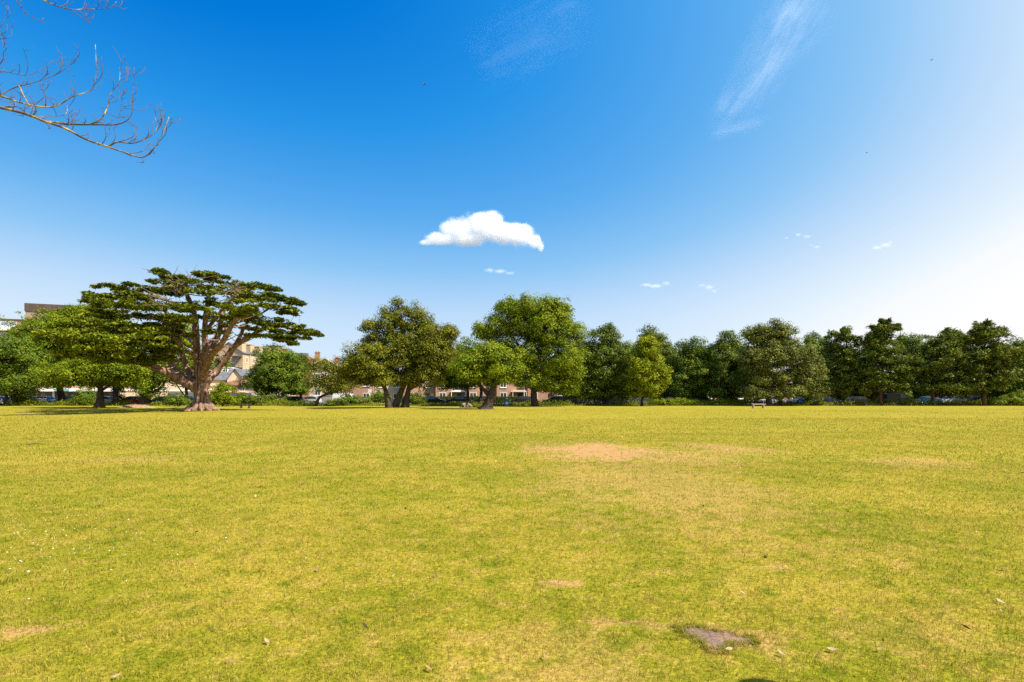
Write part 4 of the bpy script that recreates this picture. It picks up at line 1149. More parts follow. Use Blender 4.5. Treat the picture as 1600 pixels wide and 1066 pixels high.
# brick terrace behind the middle cars
terr = 'brick terrace houses across the road'
for i, (px, lab) in enumerate([(655, 'brick terrace house behind the rightmost ash trunk, with teal panels'), (705, 'brick terrace house with a white porch canopy behind two dark cars'), (753, 'brick terrace house directly behind the small chestnut trunk'), (800, 'brick terrace house with a cream porch behind the blue bin'), (848, 'brick terrace house behind the big chestnut trunk')]):
    d = 110
    o, rf = building('terrace_house', (X(px, d), d + 0.35 * math.sin(i * 2.1), 0), R(14), 6.7, 8, 5.2, lab, 'brick', 'tile_brown', 2.2, 'gable_x', group=terr)
    for x in (-1.9, 1.9): window(o, x, 3.3, 1.3, 1.25)
    window(o, -1.9, 0.9, 1.5, 1.3)
    dr = part_box('door', 'shop_dark', o, 1.3, -0.06, 0.05, 2.2, -0.004, 2.05)
    part_box('handle', 'pole_white', dr, 2.05, -0.10, 1.0, 2.1, -0.063, 1.12)
    if i in (1, 3):
        pc = MB(); pc.prism([(-0.3, 2.35), (3.0, 2.35), (2.5, 2.75), (0.2, 2.75)], 'y', -1.4, -0.005); pc.box(-0.2, -1.35, 0, -0.08, -1.23, 2.34); pc.box(2.78, -1.35, 0, 2.9, -1.23, 2.34)
        pc.build('porch', M['white' if i == 1 else 'cream'], o)
    if i == 0:
        part_box('panel', 'teal', o, -2.9, -0.12, 0.5, -0.9, -0.07, 0.88); part_box('panel', 'gold', o, 2.5, -0.1, 0.7, 3.2, -0.005, 2.0)
    chimney(rf, -2.4, 4.0, 6.8, 8.6, 1.0, .7, 'brick', 3)
for i, (px, lab, mt) in enumerate([(1122, 'brick house half hidden behind the shaded cars left of the timber bench', 'brick_orange'), (1168, 'brick house behind the clipped hedge boxes', 'brick'), (1228, 'brick house behind the sage green lime trunks', 'brick'), (1350, 'brick house glimpsed under the first two pines', 'brick'), (935, 'brick house in shade behind the broad lime', 'brick')]):
    d = 112
    o, rf = building('brick_house', (X(px, d), d, 0), R(12), 6.2, 8, 5.2, lab, mt, 'tile_brown', 2.0, 'gable_x')
    for x in (-1.7, 1.7):
        window(o, x, 3.3, 1.2, 1.2)
        window(o, x, 0.9, 1.3, 1.3)


# ------------------------------------------------------------------ hedges, walls, rails
def hedge(px0, px1, d, h, label, seed, mat='hedge', dep=1.0, group=None):
    x0, x1 = X(px0, d), X(px1, d)
    o = root('hedge', ((x0 + x1) / 2, d, 0), 0, label, 'hedge', group)
    rg = np.random.default_rng(seed)
    w = x1 - x0
    n = int((w * h * 2 + w * dep + dep * h * 2) * 110)
    pos = np.stack([rg.uniform(-w / 2, w / 2, n), rg.uniform(-dep / 2, dep / 2, n), rg.uniform(0.0, h, n)], -1)
    ax = rg.choice(3, n, p=[0.12, 0.5, 0.38])
    sg = np.where(rg.random(n) < 0.5, -1, 1)
    pos[ax == 0, 0] = (sg * w / 2)[ax == 0]; pos[ax == 1, 1] = (sg * dep / 2)[ax == 1]; pos[ax == 2, 2] = h
    pos += rg.normal(size=(n, 3)) * 0.05
    pos[:, 2] = np.clip(pos[:, 2], 0, None) + 0.05 * np.sin(pos[:, 0] * 2.3)
    nr = np.zeros((n, 3)); nr[np.arange(n), np.where(ax == 2, 2, ax)] = np.where(ax == 2, 1, sg)
    nr = unit(nr + rg.normal(size=(n, 3)) * 0.5)
    ln = 0.16 * rg.uniform(0.6, 1.4, n)
    link('foliage', leaf_mesh('foliage', pos, nr, ln, ln * .65, 0.5 + rg.normal(size=n) * 0.2, M[mat], rg), o)
    c = MB(); c.box(-w / 2 + .12, -dep / 2 + .12, 0, w / 2 - .12, dep / 2 - .12, h - .12); c.build('inner_branches', M['bark_dark'], o)
    return o


hg = 'hedges along the far pavement'
hedge(628, 700, 99, 1.35, 'clipped green hedge behind the two dark cars right of the ash clump', 201, group=hg)
hedge(703, 770, 99, 1.35, 'clipped hedge behind the slim trunks left of the small chestnut', 202, group=hg)
hedge(774, 812, 99, 1.3, 'clipped hedge behind the blue bin', 203, group=hg)
hedge(880, 985, 100, 1.9, 'tall dark hedge in shade behind the grey car under the broad lime', 204, group=hg)
hedge(990, 1090, 100, 2.2, 'tall dark hedge in shade behind the yellow green tree', 205, group=hg)
hedge(1163, 1173, 97.8, 1.15, 'left clipped hedge box with a pale top behind the timber bench', 206, 'weed', group=hg)
hedge(1177, 1188, 97.8, 1.15, 'right clipped hedge box with a pale top behind the timber bench', 207, 'weed', group=hg)
hedge(1262, 1420, 100, 2.3, 'long dark hedge behind the blue cars and the first pines', 208, group=hg)
hedge(1424, 1680, 100, 2.6, 'long dark hedge behind the last pines at the right', 209, group=hg)

d = 84.6
o = root('timber_rail', (X(1178, d), d, 0), 0, 'low timber rail on posts behind the timber bench', 'fence')
part_box('rail', 'wood_pale', o, -1.9, -0.05, 0.62, 1.9, 0.05, 0.78)
for x in (-1.8, 0, 1.8): part_box('post', 'wood_pale', o, x - .06, 0.053, -0.1, x + .06, 0.17, 0.85)
d = 100.5
o = MB(); o.box(X(498, d), d, -0.1, X(517, d), d + 0.25, 1.5); o.box(X(498, d) - .05, d - .05, 1.502, X(517, d) + .05, d + .3, 1.6)
tag(o.build('garden_wall', M['paving']), 'grey garden wall beside the white van', 'wall')


# ------------------------------------------------------------------ cars
def make_car(kind='hatch'):
    o = root('parked_car', (0, 0, 0))
    if kind == 'hatch':
        L, W, H = 4.2, 1.76, 1.48
        prof = [(-2.08, 0.30), (-2.10, 0.55), (-2.02, 0.74), (-1.55, 0.86), (-1.12, 0.93), (-0.45, 1.34), (-0.05, 1.46), (0.75, 1.48), (1.45, 1.40), (1.82, 1.12), (2.04, 0.95), (2.10, 0.60), (2.06, 0.30), (1.75, 0.20), (-1.8, 0.20)]
        win = [(-0.98, 0.95), (-0.42, 1.30), (-0.02, 1.40), (0.74, 1.42), (1.38, 1.34), (1.62, 1.02), (1.5, 0.95)]
        ws = ((-1.08, 0.95), (-0.47, 1.335)); rs = ((1.80, 1.14), (1.50, 1.385))
    else:
        L, W, H = 4.7, 1.9, 1.98
        prof = [(-2.32, 0.32), (-2.34, 0.62), (-2.26, 0.92), (-1.72, 1.08), (-1.15, 1.75), (-0.85, 1.93), (-0.4, 1.98), (2.15, 1.97), (2.30, 1.85), (2.36, 1.0), (2.34, 0.32), (2.0, 0.22), (-2.0, 0.22)]
        win = [(-1.55, 1.12), (-1.08, 1.68), (-0.85, 1.80), (-0.1, 1.82), (-0.1, 1.12)]
        ws = ((-1.70, 1.11), (-1.17, 1.73)); rs = ((2.355, 1.2), (2.315, 1.75))
    belt_z = 0.93 if kind == 'hatch' else 1.08
    def yy(z, edge):
        if z > belt_z: return W / 2 * (1 - 0.17 * (z - belt_z) / (H - belt_z)) * edge
        return W / 2 * (1 - 0.06 * max(0, 0.5 - z)) * edge
    b = MB()
    sl = (-1.0, -0.93, -0.5, 0, 0.5, 0.93, 1.0)
    n = len(prof)
    vs, fs = [], []
    for e in sl:
        for (x, z) in prof:
            inset = 1 - 0.035 * abs(e) ** 6
            zc = 0.75
            vs.append((x * (1 - 0.04 * abs(e) ** 3), yy(z, e), zc + (z - zc) * inset))
    for k in range(len(sl) - 1):
        for i in range(n):
            j = (i + 1) % n
            fs.append((k * n + i, k * n + j, (k + 1) * n + j, (k + 1) * n + i))
    fs.append(tuple(range(n))); fs.append(tuple(range((len(sl) - 1) * n, len(sl) * n)))
    b.add(vs, fs, True)
    body = b.build('body', PAINT['grey'], o)
    md = body.modifiers.new('edge', 'EDGE_SPLIT'); md.split_angle = R(38)
    for sgn in (-1, 1):
        w_ = MB()
        ps = [(x, sgn * (yy(z, 1.0) + 0.006), z) for x, z in win]
        w_.add(ps, [tuple(range(len(ps)))])
        sw = w_.build('side_window', M['glass'], o)
        pl = MB(); x = 0.42 if kind == 'hatch' else -0.6
        z0, z1 = win[-1][1], H - 0.08
        pl.add([(x - .04, sgn * (yy(z0, 1) + .012), z0), (x + .04, sgn * (yy(z0, 1) + .012), z0), (x + .04, sgn * (yy(z1, 1) + .012), z1), (x - .04, sgn * (yy(z1, 1) + .012), z1)], [(0, 1, 2, 3)])
        if kind == 'hatch': pl.build('pillar', M['black_trim'], sw)
        mi = MB(); mx_ = win[0][0] + 0.12; mi.box(mx_, sgn * (W / 2 + .02), belt_z + .02, mx_ + .16, sgn * (W / 2 + .18), belt_z + .16); mi.build('wing_mirror', M['black_trim'], o)
        hl = MB(); f0 = prof[2]; hl.box(f0[0] - .05, sgn * (W / 2 - .48), f0[1] - .16, f0[0] + .16, sgn * (W / 2 - .10), f0[1] - .02); hl.build('headlight', M['lamp_clear'], o)
        rr = prof[10] if kind == 'hatch' else prof[9]
        tl = MB(); tl.box(rr[0] - .16, sgn * (W / 2 - .30), rr[1] - .18, rr[0] + .03, sgn * (W / 2 - .06), rr[1] + .03); tl.build('tail_light', M['lamp_red'], o)
        ds = MB(); ds.box(0.0, sgn * (W / 2 + .003), belt_z - .16, 0.16, sgn * (W / 2 + .03), belt_z - .12); ds.build('door_handle', M['black_trim'], o)
    for nm, (p0, p1), s_ in (('windscreen', ws, -1), ('rear_screen', rs, 1)):
        g = MB(); y0, y1 = yy(p0[1], .90), yy(p1[1], .88)
        dx, dz = s_ * 0.014, 0.016
        g.add([(p0[0] + dx, -y0, p0[1] + dz), (p0[0] + dx, y0, p0[1] + dz), (p1[0] + dx, y1, p1[1] + dz), (p1[0] + dx, -y1, p1[1] + dz)], [(0, 1, 2, 3)])
        g.build(nm, M['glass'], o)
    bp = MB(); bp.box(prof[0][0] - .04, -W / 2 + .1, 0.27, prof[0][0] + .2, W / 2 - .1, 0.46); bp.build('bumper', M['black_trim'], o)
    for x in (-L * 0.31, L * 0.305):
        for sgn in (-1, 1):
            t_ = MB(); prof_w = [(0.19, -0.10), (0.30, -0.105), (0.325, -0.07), (0.325, 0.07), (0.30, 0.105), (0.19, 0.10)]
            ns = 20; vs = []; fs = []
            for k in range(ns):
                a = 2 * math.pi * k / ns
                for (r, y) in prof_w: vs.append((math.cos(a) * r, y, math.sin(a) * r))
            m_ = len(prof_w)
            for k in range(ns):
                for i in range(m_):
                    fs.append((k * m_ + i, k * m_ + (i + 1) % m_, ((k + 1) % ns) * m_ + (i + 1) % m_, ((k + 1) % ns) * m_ + i))
            t_.add(vs, fs, True)
            wh = t_.build('wheel', M['rubber'], o, (x, sgn * (W / 2 - 0.07), 0.325))
            r_ = MB(); yv = sgn * 0.075
            r_.tube([(0, yv - .01, 0), (0, yv + .01, 0)], [0.07, 0.07], 12)
            for k in range(5):
                a = 2 * math.pi * k / 5
                r_.prism([(math.cos(a - .25) * .05, math.sin(a - .25) * .05), (math.cos(a - .13) * .195, math.sin(a - .13) * .195), (math.cos(a + .13) * .195, math.sin(a + .13) * .195), (math.cos(a + .25) * .05, math.sin(a + .25) * .05)], 'y', yv - .012, yv + .012)
            r_.build('rim', M['rim'], wh)
    return o


def kids(o):
    return [c for c in bpy.data.objects if c.parent == o]


def copy_tree(o, parent=None):
    c = o.copy(); col.objects.link(c)
    if parent is not None: c.parent = parent
    for k in kids(o): copy_tree(k, c)
    return c


protos = {k: make_car(k) for k in ('hatch', 'van')}
used = set()
CARS = [  # px centre, distance, paint, kind, facing (0 = left), label
    (8, 88, 'white', 'hatch', 0, 'white car at the far left edge behind the trees'),
    (50, 88, 'white', 'hatch', 0, 'white car parked behind the yellowish shrub'),
    (72, 91, 'white', 'hatch', 1, 'white hatchback left of the thick leaning trunk'),
    (106, 92, 'grey', 'hatch', 0, 'dark grey car in front of the teal shop sign'),
    (128, 90, 'navy', 'hatch', 0, 'navy car half hidden by the shrub before the shops'),
    (170, 88, 'silver', 'hatch', 1, 'pale silver car between the two dark trunks'),
    (207, 87, 'red', 'hatch', 0, 'red car beside the ivy clad trunk'),
    (254, 88, 'grey', 'hatch', 0, 'grey car left of the cypress trunk'),
    (290, 92, 'navy', 'hatch', 0, 'navy car partly behind the cypress trunk'),
    (335, 91, 'black', 'hatch', 0, 'black car just right of the cypress trunk'),
    (405, 91, 'silver', 'hatch', 0, 'silver car under the left side of the round bushy tree'),
    (425, 88, 'grey', 'hatch', 1, 'grey car under the middle of the round bushy tree'),
    (456, 88, 'navy', 'hatch', 0, 'dark car with a bright roof under the right side of the round bushy tree'),
    (483, 92, 'silver', 'hatch', 0, 'silver car behind the leaning feathery tree'),
    (541, 94.0, 'white', 'van', 1, 'white van parked in the sun left of the ash clump'),
    (678, 88, 'black', 'hatch', 1, 'black car just right of the ash clump'),
    (716, 88, 'black', 'hatch', 0, 'black car with a sloping bonnet before the log stump'),
    (756, 88, 'black', 'hatch', 0, 'black car hidden by the small chestnut trunk'),
    (815, 89, 'black', 'hatch', 0, 'black car between the blue bin and the big chestnut trunk'),
    (866, 88, 'black', 'hatch', 0, 'black car with a shining windscreen right of the big chestnut trunk'),
    (908, 88, 'grey', 'hatch', 0, 'grey car under the left of the broad lime'),
    (950, 88, 'black', 'hatch', 0, 'black car in deep shade under the broad lime'),
    (998, 88, 'navy', 'hatch', 0, 'navy car behind the small yellow green tree trunk'),
    (1046, 88, 'navy', 'hatch', 0, 'navy blue car right of the small yellow green tree'),
    (1098, 88, 'black', 'hatch', 1, 'black car in shade left of the timber rail'),
    (1140, 88, 'black', 'hatch', 1, 'black car just left of the timber rail'),
    (1206, 92, 'silver', 'hatch', 0, 'silver car behind the sage lime trunks'),
    (1252, 88, 'blue', 'hatch', 0, 'bright blue car under the drooping sage boughs'),
    (1288, 88, 'navy', 'hatch', 0, 'navy car right of the bright blue car'),
    (1335, 88, 'black', 'hatch', 0, 'grey car under the leftmost pine'),
    (1400, 88, 'black', 'van', 1, 'black van right of the tallest pine trunk'),
    (1447, 88, 'teal', 'hatch', 0, 'teal blue car left of the wide brownish pine trunk'),
    (1485, 88, 'silver', 'hatch', 0, 'silver car right of the wide brownish pine trunk'),
    (1525, 89, 'navy', 'hatch', 0, 'navy car left of the rightmost pine trunk')]
for px, d, pc, kind, flip, lab in CARS:
    if kind in used: o = copy_tree(protos[kind])
    else: o = protos[kind]; used.add(kind)
    o.location = (X(px, d), d, 0.012)
    o.rotation_euler = (0, 0, R(180 if flip else 0) + R(random.uniform(-1.5, 1.5)))
    o.name = 'parked_van' if kind == 'van' else 'parked_car'
    tag(o, lab, 'van' if kind == 'van' else 'car', 'vehicles parked along the road')
    for c in kids(o):
        if c.name.startswith('body'):
            c.material_slots[0].link = 'OBJECT'
            c.material_slots[0].material = PAINT[pc]


# ------------------------------------------------------------------ park furniture
def bench(px, py, w, mat, label):
    b = G(px, py)
    o = root('bench', b, R(2), label, 'bench', 'park benches at the far side of the lawn')
    s_ = MB(); s_.box(-w / 2, -0.2, 0.46, w / 2, -0.02, 0.53); s_.box(-w / 2, 0.02, 0.46, w / 2, 0.2, 0.53); s_.box(-w / 2, -0.199, 0.40, w / 2, -0.15, 0.457)
    s_.build('seat', M[mat], o)
    for sgn in (-1, 1):
        l_ = MB(); x = sgn * (w / 2 - 0.22); l_.box(x - .07, -0.17, 0.0, x + .07, 0.17, 0.398); l_.box(x - .09, -.2, -.05, x + .09, .2, .04); l_.build('leg', M[mat if mat == 'wood_dark' else 'wood_pale'], o)
    return o


bench(1185, 637.3, 1.75, 'wood_pale', 'pale backless timber bench at the lawn edge below the sage lime')
bench(383, 637.5, 1.45, 'wood_dark', 'small dark backless bench right of the cypress')

b = G(792, 635); d = b[1]
o = root('litter_bin', b, 0, 'blue litter bin with two pale panels right of the small chestnut trunk', 'bin')
m_ = MB(); m_.prism([(-.30, 0.02), (.30, 0.02), (.33, 0.85), (-.33, 0.85)], 'y', -.28, .28); m_.build('body', M['bin_blue'], o)
m_ = MB(); m_.prism([(-.35, 1.05), (.35, 1.05), (.30, 1.22), (-.30, 1.22)], 'y', -.31, .31); m_.build('lid', M['bin_blue'], o)
m_ = MB()
for sx in (-.3, .24): m_.box(sx, -.26, .853, sx + .06, .26, 1.048)
m_.build('lid_support', M['black_trim'], o)
part_box('panel', 'bin_label', o, -.19, -.30, 0.28, .19, -.283, 0.66)
part_box('panel', 'bin_label', o, -.16, -.325, 1.08, .16, -.313, 1.17)

d = 84
o = root('sign_post', (X(578, d), d, 0), 0, 'white post with a small white plate left of the ash trunks', 'sign')
m_ = MB(); m_.tube([(0, 0, -.1), (0, 0, 2.6)], [.06, .06], 10); m_.build('post', M['pole_white'], o)
part_box('plate', 'white', o, -.28, -.09, 2.05, .28, -.065, 2.6)
lamps = 'street lamps along the road'
for px, d, h, lab in [(819, 95.5, 6.0, 'slim pale street lamp behind the big chestnut'), (148, 95.5, 6.0, 'slim pale street lamp left of the forked trunk'), (1480, 95.5, 6.0, 'slim pale street lamp seen under the wide brownish pine')]:
    o = root('street_lamp', (X(px, d), d, 0.13), 0, lab, 'street lamp', lamps)
    m_ = MB(); m_.tube([(0, 0, -.05), (0, 0, 1.0), (0, 0, 1.05), (0, 0, h), (0, -.35, h + .35), (0, -.9, h + .4)], [.09, .09, .06, .05, .045, .04], 10); m_.build('pole', M['pole_white'], o)
    m_ = MB(); m_.prism([(-1.4, h + .36), (-.8, h + .36), (-.85, h + .48), (-1.3, h + .46)], 'x', -.11, .11); m_.build('lamp_head', M['metal_grey'], o)

o = root('shadow_post', (2.66, 2.27, 0), R(10), 'added unseen post with a rounded cap just right of the view, casting the foreground shadow', 'post')  # added off-frame post, there only to cast the small shadow at lower right
m_ = MB(); m_.prism([(-.09, -.2), (.09, -.2), (.085, 1.50), (-.085, 1.50)], 'y', -.085, .085); m_.build('shaft', M['wood_pale'], o)
m_ = MB(); m_.tube([(0, 0, 1.502), (0, 0, 1.54), (0, 0, 1.64), (0, 0, 1.72), (0, 0, 1.75)], [.095, .115, .115, .08, .02], 14); m_.build('cap', M['wood_dark'], o)

# old log and stump heap
def stump():
    b = G(729, 637.5)
    m_ = MB(); r_ = random.Random(12)
    for k in range(7):
        x = -0.7 + k * 0.24 + r_.uniform(-.1, .1)
        z = 0.16 + (0.24 if k % 3 == 1 else 0)
        p0 = (x, r_.uniform(-.5, -.3), z); p1 = (x + r_.uniform(-.35, .35), r_.uniform(.2, .6), z + r_.uniform(-.05, .2))
        q, qr = smooth_path([p0, tuple((np.array(p0) + np.array(p1)) / 2), p1], [0.17, 0.19, 0.15], 3)
        m_.tube(q, qr, 12, 0.12, k)
    o = m_.build('root_stump', M['log'], None, tuple(b))
    tag(o, 'grey uprooted stump lying in the grass left of the small chestnut', 'stump')
    bush('shrub', 737, 66.5, [(737, 632.5, 8, 3.5), (745, 634, 7, 2.5)], 'leaf_ash', 'wispy weeds growing round the grey stump', seed=141, leaf=0.12)


stump()
# earth mound left of the cypress
rg = np.random.default_rng(5)
b = G(214, 637.5); V, Fc = [], []
nr_, na = 9, 40
for i in range(nr_):
    for k in range(na):
        a = 2 * np.pi * k / na; q = i / (nr_ - 1)
        V.append((math.cos(a) * q * 2.6, math.sin(a) * q * 1.1, 0.42 * (1 - q ** 2) * (1 + rg.normal() * 0.12) - 0.02))
for i in range(nr_ - 1):
    for k in range(na): Fc.append((i * na + k, i * na + (k + 1) % na, (i + 1) * na + (k + 1) % na, (i + 1) * na + k))
o = link('earth_mound', np_mesh('earth_mound', V, Fc, M['soil'], smooth=True), None, tuple(b))
tag(o, 'low mound of brown earth on the grass left of the cypress', 'mound')

# fallen stick far left
b = G(58, 695)
m_ = MB(); q, qr = smooth_path([(-.34, 0, .02), (-.1, .03, .035), (.12, .0, .03), (.33, .05, .02)], [.018, .022, .02, .012], 4); m_.tube(q, qr, 8, .08)
tag(m_.build('fallen_stick', M['dead_twig'], None, tuple(b)), 'brown stick lying on the lawn at the left', 'stick')

# ------------------------------------------------------------------ fallen leaves
M['dry_leaf'] = plain('dry_leaf', (0.27, 0.16, 0.08), 0.8, 0.25, 30)
M['pale_leaf'] = plain('pale_leaf', (0.33, 0.235, 0.145), 0.7, 0.15, 30)
M['brown_leaf'] = plain('brown_leaf', (0.16, 0.06, 0.03), 0.8, 0.3, 30)


def leaf_shape(L, W, curl, seed):
    r_ = random.Random(seed); n = 9; vs, fs = [], []
    for i in range(n):
        t_ = i / (n - 1)
        w = W * math.sin(math.pi * min(1, t_ * 0.96 + 0.02)) ** 0.8 * (1 - 0.25 * t_) * 0.5
        z = curl * (t_ - .5) ** 2 * 4 * L * 0.3 + 0.012
        y = (t_ - .5) * L
        vs += [(-w * r_.uniform(.8, 1.15), y, z + w * 0.25 * r_.random()), (0, y, z), (w * r_.uniform(.8, 1.15), y, z + w * 0.3 * r_.random())]
    for i in range(n - 1):
        a = i * 3
        fs += [(a, a + 1, a + 4, a + 3), (a + 1, a + 2, a + 5, a + 4)]
    return vs, fs


LEAVES = [(1300, 1020, .075, 'pale_leaf', 'pale curled leaf right of the tarmac slab'), (1221, 1026, .06, 'pale_leaf', 'pale leaf lying just right and below the tarmac slab'),
          (1374, 1019, .055, 'dry_leaf', 'tan leaf at the lower right of the lawn'), (1563, 944, .08, 'pale_leaf', 'long white leaf near the right edge'),
          (1568, 892, .085, 'brown_leaf', 'dark red brown leaf near the right edge'), (1159, 930, .06, 'pale_leaf', 'pale leaf above the tarmac slab'),
          (417, 1007, .07, 'pale_leaf', 'white leaf left of centre in the foreground'), (497, 894, .085, 'dry_leaf', 'tan leaf in the middle of the left lawn'),
          (615, 903, .05, 'pale_leaf', 'small white leaf near the centre of the lawn'), (680, 902, .07, 'brown_leaf', 'dark twiggy leaf near the centre of the lawn'),
          (183, 1062, .06, 'pale_leaf', 'white leaf at the bottom left edge'), (358, 1037, .05, 'dry_leaf', 'tan leaf pair at the bottom left of centre'),
          (670, 1050, .065, 'dry_leaf', 'dry leaf at the bottom centre'), (1138, 1019, .07, 'pale_leaf', 'torn pale leaf on the front tip of the tarmac slab'),
          (851, 1031, .05, 'dry_leaf', 'dry leaf left of the tarmac slab')]
for i, (px, py, L, mt, lab) in enumerate(LEAVES):
    vs, fs = leaf_shape(L * .74, L * .34, .2, i)
    m_ = MB(); m_.add(vs, fs, True)
    o = m_.build('fallen_leaf', M[mt], None, tuple(G(px, py) + np.array([0, 0, 0.014])))
    o.rotation_euler = (Matrix.Rotation(R(random.uniform(12, 30)), 4, 'X') @ Matrix.Rotation(R(random.uniform(-14, 14)), 4, 'Y') @ Matrix.Rotation(random.uniform(0, 6.28), 4, 'Z')).to_euler()
    tag(o, lab, 'leaf', 'larger fallen leaves on the lawn')


def litter():
    rg = np.random.default_rng(91)
    V, Fc, T = [], [], []
    n = 1000
    y = np.sqrt(rg.uniform(2.5 ** 2, 26 ** 2, n)) ; x = rg.uniform(-1.1, 1.1, n) * y
    for i in range(n):
        L = rg.uniform(.012, .042) * (1 + 0.012 * y[i]); a = rg.uniform(0, 6.28); W = L * rg.uniform(.3, .6)
        if rg.random() < 0.15: L, W = rg.uniform(.06, .14), 0.005      # straws
        c, s_ = math.cos(a), math.sin(a); z = 0.02 + rg.uniform(0, .012) + float(lawn_height(np.array(x[i]), np.array(y[i])))
        t1, t2 = rg.normal(size=2) * 0.3
        for (u, w, zz) in ((-L / 2, 0, -t1), (0, W / 2, t2), (L / 2, 0, t1), (0, -W / 2, -t2)):
            V.append((x[i] + c * u - s_ * w, y[i] + s_ * u + c * w, z + zz * L * .5))
        Fc.append((4 * i, 4 * i + 1, 4 * i + 2, 4 * i + 3)); T += [rg.random()] * 4
    o = link('leaf_litter', np_mesh('leaf_litter', V, Fc, M['litter'], T))
    tag(o, 'scattered small dry leaf scraps and straws on the lawn', 'leaf litter', kind='stuff')


M['litter'] = leaf_mat('litter', (0.10, 0.05, 0.025), (0.32, 0.20, 0.10), (0.66, 0.54, 0.38), 0.15, 0.8)
litter()


def daisies():
    rg = np.random.default_rng(17); V, Fc = [], []
    n = 110
    px = np.concatenate([rg.normal(130, 120, 80), rg.normal(40, 60, 30)]); py = np.concatenate([rg.normal(835, 30, 80), rg.normal(870, 34, 30)])
    for i in range(n):
        b = G(px[i], max(760, py[i])); r = rg.uniform(.004, .008); z = .035 + rg.uniform(0, .01)
        for k in range(8):
            a = 2 * math.pi * k / 8
            V.append((b[0] + r * math.cos(a), b[1] + r * math.sin(a), z + rg.normal() * .002))
        Fc.append(tuple(range(8 * i, 8 * i + 8)))
    o = link('daisies', np_mesh('daisies', V, Fc, M['white']))
    tag(o, 'drift of tiny white daisies in the grass at the left', 'flowers', kind='stuff')


daisies()


# ------------------------------------------------------------------ bare overhanging tree, top left
m, t = new_mat('lichen_bark')
co = t.n('ShaderNodeTexCoord').outputs['Object']
n1 = t.noise(co, 9, 5, 0.65); a = t.n('ShaderNodeAttribute', attribute_name='tint').outputs['Fac']
c = t.mix(t.rng(n1, 0.3, 0.7), (0.06, 0.045, 0.045), (0.17, 0.13, 0.13))
lich = t.rng(t.noise(co, 5, 5, 0.7), 0.46, 0.60)
c = t.mix(t.math('MULTIPLY', lich, 0.85), c, (0.50, 0.36, 0.04))
t.l(principled(t, c, 0.9, t.bump(n1, 0.6, 0.01), spec=0.15).outputs[0], t.out.inputs[0])
M['lichen'] = m
M['twig_grey'] = plain('twig_grey', (0.085, 0.065, 0.075), 0.8, 0.35, 12)


